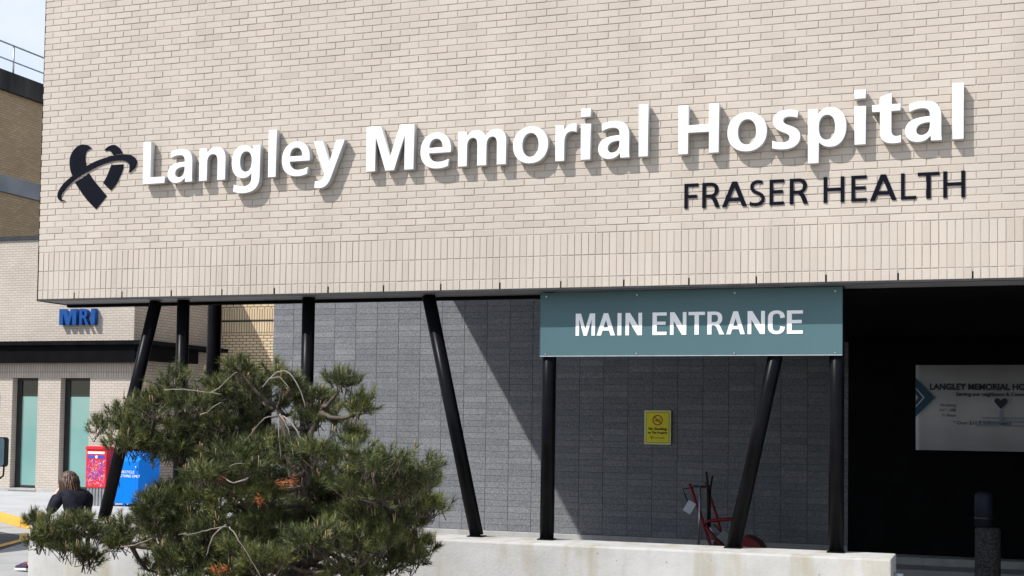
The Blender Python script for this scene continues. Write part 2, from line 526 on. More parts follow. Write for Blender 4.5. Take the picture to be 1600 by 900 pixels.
# -------- lettering: outlines drawn by hand, cap height 1
def flat(path, seg=9):
    """path: (x,y) line points and (x1,y1,x2,y2,x,y) cubic segments"""
    out = []
    for p in path:
        if len(p) == 2:
            out.append(p)
        else:
            x0, y0 = out[-1]
            x1, y1, x2, y2, x3, y3 = p
            for i in range(1, seg + 1):
                t = i / seg
                a, b, c, d = (1 - t) ** 3, 3 * t * (1 - t) ** 2, 3 * t * t * (1 - t), t ** 3
                out.append((a * x0 + b * x1 + c * x2 + d * x3, a * y0 + b * y1 + c * y2 + d * y3))
    q = []
    for p in out:
        if not q or math.hypot(p[0] - q[-1][0], p[1] - q[-1][1]) > 1e-4:
            q.append(p)
    if math.hypot(q[0][0] - q[-1][0], q[0][1] - q[-1][1]) < 1e-4:
        q.pop()
    return q

def ell(cx, cy, rx, ry, n=36, p=2.15):
    o = []
    for i in range(n):
        t = 2 * math.pi * i / n
        c, s = math.cos(t), math.sin(t)
        o.append((cx + rx * math.copysign(abs(c) ** (2 / p), c), cy + ry * math.copysign(abs(s) ** (2 / p), s)))
    return o

X = 0.755
LOW = {
    'n': [[(0, 0), (0, X), (.175, X), (.175, X - .11), (.22, X - .03, .30, X + .015, .38, X + .015), (.53, X + .015, .61, X - .09, .61, X - .27),
           (.61, 0), (.42, 0), (.42, .43), (.42, .55, .385, .605, .315, .605), (.235, .605, .19, .54, .19, .42), (.19, 0)]],
    'm': [[(0, 0), (0, X), (.175, X), (.175, X - .1), (.22, X - .03, .29, X + .015, .36, X + .015), (.45, X + .015, .52, X - .03, .555, X - .115),
           (.60, X - .03, .68, X + .015, .76, X + .015), (.90, X + .015, .97, X - .08, .97, X - .25), (.97, 0), (.78, 0), (.78, .44),
           (.78, .55, .75, .605, .69, .605), (.62, .605, .58, .54, .58, .42), (.58, 0), (.39, 0), (.39, .44), (.39, .55, .36, .605, .30, .605),
           (.23, .605, .19, .54, .19, .42), (.19, 0)]],
    'e': [[(.645, .325), (.19, .325), (.195, .20, .27, .135, .38, .135), (.46, .135, .53, .155, .595, .19), (.595, .035), (.53, .003, .45, -.015, .36, -.015),
           (.14, -.015, 0, .12, 0, .37), (0, .61, .13, .775, .335, .775), (.53, .775, .645, .63, .645, .40)],
          [(.19, .45), (.465, .45), (.46, .57, .41, .635, .33, .635), (.25, .635, .20, .57, .19, .45)]],
    'a': [[(.40, 0), (.575, 0), (.565, .08, .565, .12, .565, .17), (.565, .46), (.565, .68, .48, .775, .285, .775), (.20, .775, .12, .755, .06, .72), (.07, .565),
           (.13, .61, .19, .63, .26, .63), (.355, .63, .385, .585, .385, .50), (.385, .475), (.13, .475, 0, .39, 0, .205), (0, .07, .08, -.015, .205, -.015),
           (.29, -.015, .35, .02, .395, .09)],
          [(.385, .355), (.385, .31), (.385, .19, .335, .12, .26, .12), (.21, .12, .18, .155, .18, .21), (.18, .305, .25, .355, .385, .355)]],
    'g': [[(.64, X), (.47, X), (.465, .655), (.42, .735, .355, .775, .275, .775), (.11, .775, 0, .62, 0, .385), (0, .15, .10, .01, .265, .01),
           (.35, .01, .41, .045, .45, .115), (.45, .02), (.45, -.11, .385, -.175, .265, -.175), (.20, -.175, .13, -.155, .06, -.12), (.045, -.285),
           (.11, -.32, .19, -.335, .275, -.335), (.51, -.335, .64, -.215, .64, .02)],
          [(.45, .395), (.45, .54, .405, .62, .325, .62), (.24, .62, .195, .54, .195, .39), (.195, .24, .24, .16, .32, .16), (.405, .16, .45, .245, .45, .395)]],
    'y': [[(0, X), (.205, X), (.355, .26), (.505, X), (.695, X), (.42, -.04), (.36, -.22, .29, -.31, .14, -.31), (.10, -.31, .06, -.305, .03, -.295), (.045, -.14),
           (.06, -.145, .08, -.15, .105, -.15), (.175, -.15, .215, -.105, .235, -.035), (.245, .01)]],
    'r': [[(0, 0), (0, X), (.17, X), (.17, .64), (.21, .73, .28, .775, .355, .775), (.38, .775, .41, .773, .435, .768), (.435, .585), (.395, .605, .365, .61, .335, .61),
           (.235, .61, .19, .53, .19, .38), (.19, 0)]],
    'i': [[(0, 0), (.2, 0), (.2, X), (0, X)], [(0, .895), (.2, .895), (.2, 1.075), (0, 1.075)]],
    'l': [[(0, 0), (.2, 0), (.2, 1.077), (0, 1.077)]],
    't': [[(.125, .215), (.125, .615), (0, .615), (0, X), (.125, X), (.125, .90), (.315, .975), (.315, X), (.46, X), (.46, .615), (.315, .615), (.315, .25),
           (.315, .17, .34, .13, .395, .13), (.42, .13, .445, .135, .465, .145), (.47, .0), (.43, -.01, .39, -.015, .345, -.015), (.20, -.015, .125, .065, .125, .215)]],
    's': [[(.46, .74), (.40, .763, .34, .775, .27, .775), (.11, .775, .015, .69, .015, .56), (.015, .45, .075, .38, .195, .325), (.275, .29, .305, .265, .305, .22),
           (.305, .165, .265, .13, .195, .13), (.13, .13, .07, .145, .01, .18), (0, .02), (.06, -.003, .13, -.015, .21, -.015), (.385, -.015, .495, .075, .495, .23),
           (.495, .34, .435, .405, .315, .455), (.225, .495, .20, .52, .20, .56), (.20, .605, .235, .63, .29, .63), (.34, .63, .39, .62, .445, .597)]],
    'p': [[(0, -.32), (0, X), (.175, X), (.175, .65), (.215, .73, .285, .775, .37, .775), (.545, .775, .655, .62, .655, .385), (.655, .14, .55, -.015, .385, -.015),
           (.30, -.015, .24, .02, .19, .09), (.19, -.32)],
          [(.19, .375), (.19, .53, .235, .62, .325, .62), (.41, .62, .46, .53, .46, .38), (.46, .23, .41, .135, .325, .135), (.24, .135, .19, .225, .19, .375)]],
}

def caps(ch, w, t):
    """capitals with stem w and bar t"""
    if ch == 'L': return [[(0, 0), (.56, 0), (.56, t), (w, t), (w, 1), (0, 1)]]
    if ch == 'I': return [[(0, 0), (w, 0), (w, 1), (0, 1)]]
    if ch == 'H':
        b = .48 - t / 2 + .03
        return [[(0, 0), (w, 0), (w, b), (.76 - w, b), (.76 - w, 0), (.76, 0), (.76, 1), (.76 - w, 1), (.76 - w, b + t), (w, b + t), (w, 1), (0, 1)]]
    if ch == 'E':
        b = .5 - t / 2 + .02
        return [[(0, 0), (.56, 0), (.56, t), (w, t), (w, b), (.52, b), (.52, b + t), (w, b + t), (w, 1 - t), (.56, 1 - t), (.56, 1), (0, 1)]]
    if ch == 'F':
        b = .46 - t / 2 + .02
        return [[(0, 0), (w, 0), (w, b), (.49, b), (.49, b + t), (w, b + t), (w, 1 - t), (.54, 1 - t), (.54, 1), (0, 1)]]
    if ch == 'T': return [[(.3 - w / 2 + .03, 0), (.33 + w / 2, 0), (.33 + w / 2, 1 - t), (.66, 1 - t), (.66, 1), (0, 1), (0, 1 - t), (.33 - w / 2, 1 - t), (.33 - w / 2, 0)]][:1]
    if ch == 'N':
        return [[(0, 0), (w, 0), (w, .62), (.78 - w * 1.22, 0), (.78, 0), (.78, 1), (.78 - w, 1), (.78 - w, .40), (w * 1.22, 1), (0, 1)]]
    if ch == 'M':
        d = w * 1.5
        return [[(0, 0), (0, 1), (d, 1), (.475, .30), (.95 - d, 1), (.95, 1), (.95, 0), (.95 - w, 0), (.95 - w, .74), (.475 + w * .47, 0), (.475 - w * .47, 0), (w, .74), (w, 0)]]
    if ch == 'A':
        k = w * 1.08
        b0 = .22
        sl = .39 - k / 2                       # outer slope run
        # inner triangle edges run parallel to the outer ones
        def ox(z): return z * (.39 - w * .56)
        tip = (.39 - w * .56)
        y1 = b0 + t
        topz = (.39 - k) / tip if tip else 1
        return [[(0, 0), (k, 0), (k + ox(b0), b0), (.78 - k - ox(b0), b0), (.78 - k, 0), (.78, 0), (.39 + w * .56, 1), (.39 - w * .56, 1)],
                [(k + ox(y1), y1), (.78 - k - ox(y1), y1), (.39, min(.93, topz))]]
    if ch == 'R':
        return [[(0, 0), (w, 0), (w, .40), (.20 + w * .35, .40), (.33, .40, .36, .34, .40, .24), (.49, 0), (.49 + w * 1.12, 0), (.56, .26), (.525, .36, .50, .41, .45, .44),
                 (.54, .475, .60, .57, .60, .71), (.60, .90, .49, 1, .29, 1), (0, 1)],
                [(w, .40 + t), (w, 1 - t), (.29, 1 - t), (.37, 1 - t, .60 - w, .92 - t * .6, .60 - w, .705), (.60 - w, .48 + t * .6, .37, .40 + t, .28, .40 + t)]]
    if ch == 'S':
        a = w * .93
        return [[(.50, .975), (.44, .995, .38, 1.012, .31, 1.012), (.13, 1.012, .02, .91, .02, .745), (.02, .61, .09, .53, .24, .46), (.35, .41, .575 - a, .36, .575 - a - .005, .265),
                 (.575 - a - .005, .17, .33, t - .012, .22, t - .012), (.15, t - .012, .08, t + .005, .01, t + .045), (0, .025), (.07, 0, .15, -.012, .23, -.012),
                 (.44, -.012, .575, .09, .575, .27), (.575, .41, .50, .485, .34, .56), (.23, .61, .02 + a, .66, .02 + a, .75), (.02 + a, .84, .24, 1.012 - t, .32, 1.012 - t),
                 (.375, 1.012 - t, .44, 1 - t, .485, .975 - t)]]
    if ch == 'C':
        return [[(.62, .70), (.62, .90, .50, 1.012, .32, 1.012), (.12, 1.012, 0, .89, 0, .68), (0, .32), (0, .11, .12, -.012, .32, -.012), (.50, -.012, .62, .10, .62, .30),
                 (.62 - w, .33), (.62 - w, .20, .43, t - .012, .33, t - .012), (.22, t - .012, w, .18, w, .33), (w, .67), (w, .82, .22, 1.012 - t, .33, 1.012 - t),
                 (.43, 1.012 - t, .62 - w, .80, .62 - w, .67)]]

def glyph(ch, w, t):
    if ch == 'o':
        return [ell(.345, .38, .345, .395), ell(.345, .38, .155, .25)]
    if ch in LOW:
        return [flat(c) for c in LOW[ch]]
    return [flat(c) for c in caps(ch, w, t)]

def outline_mesh(name, contours, depth, bevel=0.0):
    cu = bpy.data.curves.new(name, 'CURVE')
    cu.dimensions = '2D'
    cu.fill_mode = 'BOTH'
    cu.extrude = max(depth / 2 - bevel, 0.0002)
    cu.bevel_depth = bevel
    cu.bevel_resolution = 1
    cu.offset = -bevel
    for c in contours:
        sp = cu.splines.new('POLY')
        sp.points.add(len(c) - 1)
        for i, p in enumerate(c):
            sp.points[i].co = (p[0], p[1], 0, 1)
        sp.use_cyclic_u = True
    o = bpy.data.objects.new(name, cu)
    COL.objects.link(o)
    dg = bpy.context.evaluated_depsgraph_get()
    me = bpy.data.meshes.new_from_object(o.evaluated_get(dg))
    bpy.data.objects.remove(o)
    bpy.data.curves.remove(cu)
    me.name = name
    return me

def stand_up(me, yback, depth, org):
    """XY drawing -> XZ plane facing -Y with its back at yback"""
    n = len(me.vertices)
    a = np.empty(n * 3)
    me.vertices.foreach_get('co', a)
    a = a.reshape(-1, 3)
    b = np.stack([a[:, 0], yback - depth / 2 - a[:, 2], a[:, 1]], 1) - np.array(org)
    me.vertices.foreach_set('co', b.ravel())
    me.update()
    return me

def put_letter(name, ch, x0, x1, z0, cap, w, t, yback, depth, mats, parent, bevel=0.0):
    cs = glyph(ch, w, t)
    lo = min(p[0] for c in cs for p in c)
    hi = max(p[0] for c in cs for p in c)
    s = (x1 - x0) / (hi - lo)
    cs = [[(x0 + (p[0] - lo) * s, z0 + p[1] * cap) for p in c] for c in cs]
    me = stand_up(outline_mesh(name, cs, depth, bevel), yback, depth, ORI[parent])
    for k in mats:
        me.materials.append(k)
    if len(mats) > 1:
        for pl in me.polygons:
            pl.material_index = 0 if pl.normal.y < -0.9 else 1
    return link(name, me, mats, parent)

def text_mesh(body, size, depth=0.0008, align='LEFT', squeeze=1.0, bold=0.0):
    cu = bpy.data.curves.new('print', 'FONT')
    cu.body = body
    cu.size = size
    cu.extrude = depth / 2
    cu.align_x = align
    cu.resolution_u = 3
    cu.offset = bold
    o = bpy.data.objects.new('print', cu)
    COL.objects.link(o)
    dg = bpy.context.evaluated_depsgraph_get()
    me = bpy.data.meshes.new_from_object(o.evaluated_get(dg))
    bpy.data.objects.remove(o)
    bpy.data.curves.remove(cu)
    me.materials.clear()
    if squeeze != 1.0:
        for v in me.vertices:
            v.co.x *= squeeze
    return me

def put_text(name, body, x, y, z, size, mat, parent, align='LEFT', squeeze=1.0, depth=0.0008, bold=0.0):
    me = text_mesh(body, size, depth, align, squeeze, bold)
    org = ORI[parent]
    for v in me.vertices:
        v.co = Vector((v.co.x + x, y - v.co.z, v.co.y + z)) - org
    me.materials.append(mat)
    return link(name, me, mat, parent)

# ------------------------------------------------------------------ ground
def sheet(name, poly, z, mat, thick=0.0):
    mb = MB()
    if thick:
        mb.prism_z(poly, z - thick, z)
    else:
        mb.add([(x, y, z) for x, y in poly], [tuple(range(len(poly)))])
    o = mb.build(name, mat)
    return tag(o, kind='structure')

g = sheet('ground', [(-600, -600), (600, -600), (600, 600), (-600, 600)], 0.0, M['asphalt'])
sheet('bounce_paving', [(-20, -9.0), (22, -9.0), (22, -0.25), (-20, -0.25)], 0.005, M['bounce'])  # unseen pale sheet added to bounce light onto facade and sign
sheet('walkway', [(-3.3, 0.5), (-0.9, 0.5), (-0.9, 7.6), (-6.25, 7.6), (-5.6, 6.05), (-4.2, 2.9)], 0.006, M['paving'])
curb_line = [(-22, 16.6), (-14.5, 14.2), (-10.11, 11.36), (-8.15, 9.78), (-6.2, 8.6), (-3.5, 8.05), (14, 8.05)]
sheet('sidewalk', curb_line + [(14, 40), (-40, 40), (-40, 16.6)], 0.15, M['walk'], 0.14)
# yellow painted kerb along the sidewalk and a concrete gutter in front of it
mb = MB()
for i in range(len(curb_line) - 2):
    a, b = Vector(curb_line[i]), Vector(curb_line[i + 1])
    d = (b - a).normalized()
    nrm = Vector((d.y, -d.x))
    q = [a + nrm * 0.16, b + nrm * 0.16, b - nrm * 0.006, a - nrm * 0.006]
    mb.prism_z([tuple(v) for v in q], 0.0, 0.158)
tag(mb.build('kerb', M['yellow_paint'], bevel=0.015), kind='structure')
mb = MB()
for i in range(len(curb_line) - 2):
    a, b = Vector(curb_line[i]), Vector(curb_line[i + 1])
    d = (b - a).normalized()
    nrm = Vector((d.y, -d.x))
    q = [a + nrm * 0.162, b + nrm * 0.162, b + nrm * 0.85, a + nrm * 0.85]
    mb.add([(v.x, v.y, 0.005 + 0.0002 * i) for v in q], [(0, 1, 2, 3)])
tag(mb.build('gutter', M['paving']), kind='structure')
mb = MB()
ln = [Vector((-4.35, 2.7)), Vector((-5.62, 5.75)), Vector((-6.25, 7.4)), Vector((-7.1, 8.5))]
for i in range(3):
    d = (ln[i + 1] - ln[i]).normalized()
    nrm = Vector((d.y, -d.x))
    a, b = ln[i] - nrm * 0.02, ln[i + 1] - nrm * 0.02
    c, e = ln[i + 1] - nrm * 0.18, ln[i] - nrm * 0.18
    mb.add([(v.x, v.y, 0.0105 + i * 0.0003) for v in (a, b, c, e)], [(0, 1, 2, 3)])
tag(mb.build('road_line', M['yellow_paint']), kind='structure')

# ------------------------------------------------------------------ brick canopy box over the entrance
XL, XR = -0.467, 11.6
Z0 = 3.32
ZS1, ZS2, ZS3 = 3.422, 3.626, 3.83
NC = 46
CH = 1 / 15.0
ZT = ZS3 + NC * CH
fascia = thing('entrance_canopy', (5.5, 0.3, Z0), 'cream brick box over the main entrance, carrying the hospital name', 'building')
mb = MB()
mb.box(XL + 0.006, XR, 0.0036, 0.10, Z0 + 0.008, ZT)
mb.build('mortar_bed', M['mortar'], fascia)
mb = MB()
mb.box(XL + 0.004, XR, 0.102, 0.58, Z0 + 0.03, ZT - 0.02)
mb.build('inner_frame', M['dark'], fascia)
mb = MB()
mb.box(XL - 0.012, XL + 0.003, 0.004, 0.60, Z0 - 0.012, ZT + 0.04)
mb.build('corner_trim', M['dark'], fascia)
mb = MB()
mb.box(XL + 0.0035, XR, 0.0, 0.05, Z0 - 0.012, Z0 + 0.006)
mb.build('lintel_angle', M['flash'], fascia)
mb = MB()
mb.box(XL + 0.0035, XR, 0.052, 0.50, Z0 - 0.004, Z0 + 0.02)
mb.build('soffit_panel', M['soffit'], fascia)
mb = MB()
mb.box(XL + 0.0035, XR, 0.502, 0.58, Z0 - 0.035, Z0 + 0.025)
mb.build('soffit_edge_beam', M['dark'], fascia)
mb = MB()
mb.box(XL - 0.03, XR + 0.03, -0.03, 0.63, ZT + 0.002, ZT + 0.06)
mb.build('parapet_flashing', M['flash'], fascia)
mb = MB()
mb.box(XL, XR, 0.605, 9.6, 6.11, 6.6)
mb.build('roof_slab', M['dark'], fascia)
mb = MB()
mb.box(3.4, 5.2, 0.62, 9.18, 4.45, 6.10)
mb.box(5.202, XR, 0.62, 9.18, 3.40, 6.10)
mb.build('shade_ceiling', M['dark'], fascia)  # added ceiling, set low to darken the right of the interior
mb = MB()
mb.box(XR, XR + 0.3, 0.0, 9.6, 0.0, ZT)
mb.build('light_block_wall', M['dark'], fascia)  # unseen black wall added to keep light out of the entrance

# bricks: each with its own edges; tint variants share mesh data
def unit_proto(name, lx, ly, lz, r, mat, chamfer=0.0025):
    c = chamfer
    v = []
    hx, hz = lx / 2, lz / 2
    # front ring set in by the chamfer, then the full ring, then the back ring
    for (sx, sz) in ((-1, -1), (1, -1), (1, 1), (-1, 1)):
        v.append((sx * (hx - c), 0.0, sz * (hz - c)))
    for (sx, sz) in ((-1, -1), (1, -1), (1, 1), (-1, 1)):
        v.append((sx * hx, c, sz * hz))
    for (sx, sz) in ((-1, -1), (1, -1), (1, 1), (-1, 1)):
        v.append((sx * hx, ly, sz * hz))
    f = [(0, 1, 2, 3)]
    for i in range(4):
        j = (i + 1) % 4
        f.append((j, i, 4 + i, 4 + j))
        f.append((4 + j, 4 + i, 8 + i, 8 + j))
    me = bpy.data.meshes.new(name)
    me.from_pydata(v, [], f)
    at = me.attributes.new('rnd', 'FLOAT', 'FACE')
    at.data.foreach_set('value', [r] * len(f))
    me.materials.append(mat)
    me.update()
    return me

class Units:
    """places masonry units: the largest in view as objects, the rest joined into one part"""
    def __init__(self, parent, name, stuff, mat, depth, chamfer=0.0025):
        self.p, self.n, self.s, self.m, self.d, self.c = parent, name, stuff, mat, depth, chamfer
        self.items = []

    def add(self, x0, x1, z0, z1, y, prio):
        self.items.append((prio, x0, x1, z0, z1, y, random.random(), random.uniform(-0.0018, 0.0012)))

    def build(self, limit=300):
        self.items.sort(key=lambda q: -q[0])
        cache = {}
        for q in self.items[:limit]:
            _, x0, x1, z0, z1, y, r, dy = q
            k = (round(x1 - x0, 3), round(z1 - z0, 3), int(r * 14))
            if k not in cache:
                cache[k] = unit_proto(self.n, x1 - x0, self.d, z1 - z0, (k[2] + 0.5) / 14, self.m, self.c)
            o = bpy.data.objects.new(self.n, cache[k])
            COL.objects.link(o)
            o.parent = self.p
            o.location = Vector(((x0 + x1) / 2, y + dy, (z0 + z1) / 2)) - ORI[self.p]
        V, F, A = [], [], []
        c, d = self.c, self.d
        org = ORI[self.p]
        for q in self.items[limit:]:
            _, x0, x1, z0, z1, y, r, dy = q
            b = len(V)
            y += dy
            for e, yy in ((c, y), (0, y + c), (0, y + d)):
                for (sx, sz) in ((x0 + e, z0 + e), (x1 - e, z0 + e), (x1 - e, z1 - e), (x0 + e, z1 - e)):
                    V.append((sx - org[0], yy - org[1], sz - org[2]))
            F.append((b, b + 1, b + 2, b + 3))
            for i in range(4):
                j = (i + 1) % 4
                F.append((b + j, b + i, b + 4 + i, b + 4 + j))
                F.append((b + 4 + j, b + 4 + i, b + 8 + i, b + 8 + j))
            A += [r] * 9
        if V:
            me = bpy.data.meshes.new(self.s)
            me.from_pydata(V, [], F)
            at = me.attributes.new('rnd', 'FLOAT', 'FACE')
            at.data.foreach_set('value', A)
            me.materials.append(self.m)
            o = link(self.s, me, self.m, self.p)
            o['kind'] = 'stuff'

J = 0.0038                                            # half joint
U = Units(fascia, 'brick', 'brickwork', M['brick'], 0.0135)
for c in range(NC):
    z0, z1 = ZS3 + c * CH + J, ZS3 + (c + 1) * CH - J
    xs = -0.467 + (0.0 if c % 2 == 0 else -0.1)
    while xs < XR - 0.02:
        a, b = max(xs, XL - 0.005), min(xs + 0.2, XR)
        jj = random.uniform(-0.0012, 0.0012)
        xc = (a + b) / 2
        vis = xc < 9.45 and z1 < 5.9 + (9.4 - xc) * 0.06
        prio = (xc if vis else -50 - abs(xc - 9.4)) - 0.35 * c * CH
        if b - a > 0.03:
            U.add(a + (J if a > XL else 0) + jj, b - J + jj * 0.5, z0, z1, 0.0, prio)
        xs += 0.2
U.build(300)
U = Units(fascia, 'soldier_brick', 'soldier_brickwork', M['brick'], 0.0135)
SW = 1 / 15.0
n = int((XR - XL) / SW)
for k in range(n):
    a = XL + k * SW
    jj = random.uniform(-0.001, 0.001)
    weep = abs(((a + 1e-6) / 0.6) - round(a / 0.6)) < 0.02
    prio = a if a < 9.45 else -50
    U.add(a + J + jj, a + SW - J + jj, ZS2 + J, ZS3 - J, 0.0, prio)
    U.add(a + J + jj, a + SW - J + jj, ZS1 + J, ZS2 - J, 0.0, prio - 0.05)
    U.add(a + J + jj + (0.006 if weep else 0), a + SW - J + jj, Z0 + 0.0075, ZS1 - J, 0.0, prio - 0.3)
U.build(300)
mb = MB()
for k in range(0, 20):                                # open weep joints along the bottom course
    x = 0.6 * k
    if x < XR - 0.1:
        mb.box(x - 0.0045, x + 0.0095, 0.0012, 0.0034, Z0 + 0.0085, Z0 + 0.070)
o = mb.build('weep_joint', M['dark'], fascia)
o['kind'] = 'stuff'

# ------------------------------------------------------------------ lettering on the brick
sign = thing('hospital_sign', (4.9, 0.0, 4.49), 'big white raised letters reading Langley Memorial Hospital on cream brick', 'sign')
BASE, CAP = 4.494, 0.444
NAME = [('L', .878, 1.147), ('a', 1.178, 1.477), ('n', 1.552, 1.862), ('g', 1.931, 2.258), ('l', 2.349, 2.441), ('e', 2.503, 2.818), ('y', 2.855, 3.197),
        ('M', 3.43, 3.937), ('e', 4.003, 4.321), ('m', 4.390, 4.878), ('o', 4.943, 5.291), ('r', 5.358, 5.565), ('i', 5.603, 5.698), ('a', 5.769, 6.068), ('l', 6.148, 6.238),
        ('H', 6.513, 6.88), ('o', 6.953, 7.303), ('s', 7.345, 7.591), ('p', 7.654, 7.981), ('i', 8.046, 8.142), ('t', 8.192, 8.433), ('a', 8.462, 8.762), ('l', 8.842, 8.935)]
for ch, a, b in NAME:
    put_letter('letter', ch, a, b, BASE, CAP, 0.19, 0.16, -0.010, 0.078, (M['white_face'], M['white_side']), sign, 0.005)
fh = thing('authority_sign', (7.75, 0.0, 4.017), 'dark capital letters reading FRASER HEALTH below the white hospital name', 'sign')
for ch, a, b in [('F', 6.556, 6.682), ('R', 6.718, 6.875), ('A', 6.896, 7.117), ('S', 7.141, 7.273), ('E', 7.315, 7.441), ('R', 7.49, 7.647), ('H', 7.78, 7.955),
                 ('E', 8.014, 8.143), ('A', 8.17, 8.39), ('L', 8.425, 8.55), ('T', 8.562, 8.737), ('H', 8.767, 8.942)]:
    put_letter('letter', ch, a, b, 4.017, 0.225, 0.135, 0.125, -0.002, 0.009, (M['ink'],), fh, 0.0015)
emb = thing('heart_emblem', (0.25, 0.0, 4.27), 'dark heart emblem of ribbons crossed by a swoosh, left of the name', 'emblem')
RIB = [[(0.181, 4.921), (0.145, 4.953), (0.096, 4.971), (0.047, 4.974), (-0.007, 4.957), (-0.054, 4.918), (-0.088, 4.865), (-0.1, 4.806), (-0.094, 4.741), (-0.079, 4.685), (-0.056, 4.647), (0.013, 4.690), (0.115, 4.739), (0.102, 4.795), (0.098, 4.85), (0.107, 4.886), (0.125, 4.91), (0.152, 4.922)],
       [(-0.024, 4.572), (0.065, 4.614), (0.155, 4.66), (0.211, 4.588), (0.301, 4.493), (0.384, 4.408), (0.322, 4.342), (0.254, 4.272), (0.132, 4.382), (0.053, 4.473)],
       [(0.339, 4.901), (0.372, 4.926), (0.414, 4.944), (0.462, 4.948), (0.505, 4.927), (0.543, 4.894), (0.568, 4.853), (0.502, 4.850), (0.452, 4.839), (0.438, 4.863), (0.416, 4.883), (0.384, 4.893), (0.357, 4.888)],
       [(0.431, 4.736), (0.506, 4.735), (0.582, 4.735), (0.573, 4.679), (0.542, 4.608), (0.497, 4.529), (0.435, 4.467), (0.38, 4.509), (0.336, 4.55), (0.382, 4.625)]]
SWO = [(-0.139, 4.38), (-0.194, 4.38), (-0.228, 4.403), (-0.24, 4.445), (-0.225, 4.49), (-0.178, 4.552), (-0.114, 4.604), (-0.05, 4.645), (0.014, 4.685), (0.12, 4.739), (0.227, 4.781), (0.333, 4.81), (0.439, 4.831), (0.545, 4.841), (0.619, 4.838), (0.683, 4.822), (0.726, 4.793), (0.746, 4.756), (0.739, 4.716), (0.714, 4.681), (0.672, 4.652), (0.652, 4.644), (0.661, 4.675), (0.66, 4.72), (0.643, 4.748), (0.6, 4.77), (0.536, 4.779), (0.462, 4.777), (0.377, 4.762), (0.292, 4.739), (0.197, 4.706), (0.112, 4.671), (0.016, 4.625), (-0.07, 4.57), (-0.144, 4.505), (-0.186, 4.461), (-0.201, 4.425), (-0.189, 4.395)]

def smooth_poly(p, corner=0.75):
    """Catmull-Rom through the outline, keeping sharp corners"""
    n = len(p)
    sharp = []
    for i in range(n):
        a = Vector(p[i]) - Vector(p[i - 1])
        b = Vector(p[(i + 1) % n]) - Vector(p[i])
        sharp.append(a.angle(b) > corner)
    out = []
    for i in range(n):
        p0, p1, p2, p3 = (Vector(p[(i + k - 1) % n]) for k in range(4))
        if sharp[i]: p0 = p1 * 2 - p2 if False else p1
        if sharp[(i + 1) % n]: p3 = p2
        for s in range(4):
            t = s / 4
            out.append(tuple(0.5 * ((2 * p1) + (p2 - p0) * t + (2 * p0 - 5 * p1 + 4 * p2 - p3) * t * t + (3 * p1 - p0 - 3 * p2 + p3) * t ** 3)))
    return out

for q in RIB:
    me = stand_up(outline_mesh('ribbon', [smooth_poly(q)], 0.007), -0.002, 0.007, ORI[emb])
    link('ribbon', me, M['ink'], emb)
me = stand_up(outline_mesh('swoosh', [smooth_poly(SWO)], 0.012), -0.0025, 0.012, ORI[emb])
link('swoosh', me, M['ink'], emb)

# ------------------------------------------------------------------ main entrance sign
es = thing('entrance_sign', (6.53, 0.22, 2.70), 'teal panel reading MAIN ENTRANCE hung under the brick box', 'sign')
SX0, SX1, SZ0, SZ1, SY = 5.140, 7.921, 2.700, 3.306, 0.210
box_part('panel', M['teal'], es, SX0 + 0.003, SX1 - 0.003, SY, SY + 0.010, SZ0 + 0.008, SZ1)
box_part('bottom_edge', M['teal_edge'], es, SX0, SX1, SY - 0.003, SY + 0.014, SZ0, SZ0 + 0.0075)
for x in (SX0 - 0.001, SX1 - 0.0025):
    box_part('side_edge', M['teal'], es, x, x + 0.0035, SY - 0.002, SY + 0.012, SZ0 + 0.0085, SZ1)
for ch, a, b in [('M', 5.49, 5.678), ('A', 5.694, 5.87), ('I', 5.893, 5.931), ('N', 5.969, 6.126), ('E', 6.224, 6.356), ('N', 6.388, 6.539), ('T', 6.558, 6.709),
                 ('R', 6.731, 6.885), ('A', 6.903, 7.07), ('N', 7.094, 7.248), ('C', 7.275, 7.424), ('E', 7.442, 7.581)]:
    put_letter('letter', ch, a, b, 2.894, 0.208, 0.172, 0.142, SY - 0.001, 0.003, (M['sign_white'],), es)
for x in (5.198, 6.075, 6.977, 7.86):
    for z in (3.268, 2.724):
        mb = MB().tube([(x, SY - 0.006, z), (x, SY - 0.0005, z)], [0.007, 0.009], 10)
        mb.build('screw', M['chrome'], es)

# ------------------------------------------------------------------ low concrete wall and the steel columns on it
WT = 0.972
cw = thing('concrete_wall', (4.0, 0.1, 0.0), 'low stained concrete wall in front of the entrance, carrying the black columns', 'wall')
box_part('wall_body', M['concrete'], cw, -0.34, 8.36, -0.19, 0.47, 0.0, WT, bevel=0.016)
for x in (1.9, 4.15, 6.4):                             # cast vertical joints
    pass
mb = MB()
mb.tube([(8.35, 0.14, WT - 0.155), (8.44, 0.14, WT - 0.155)], 0.018, 10)
mb.build('conduit_stub', M['galv'], cw)

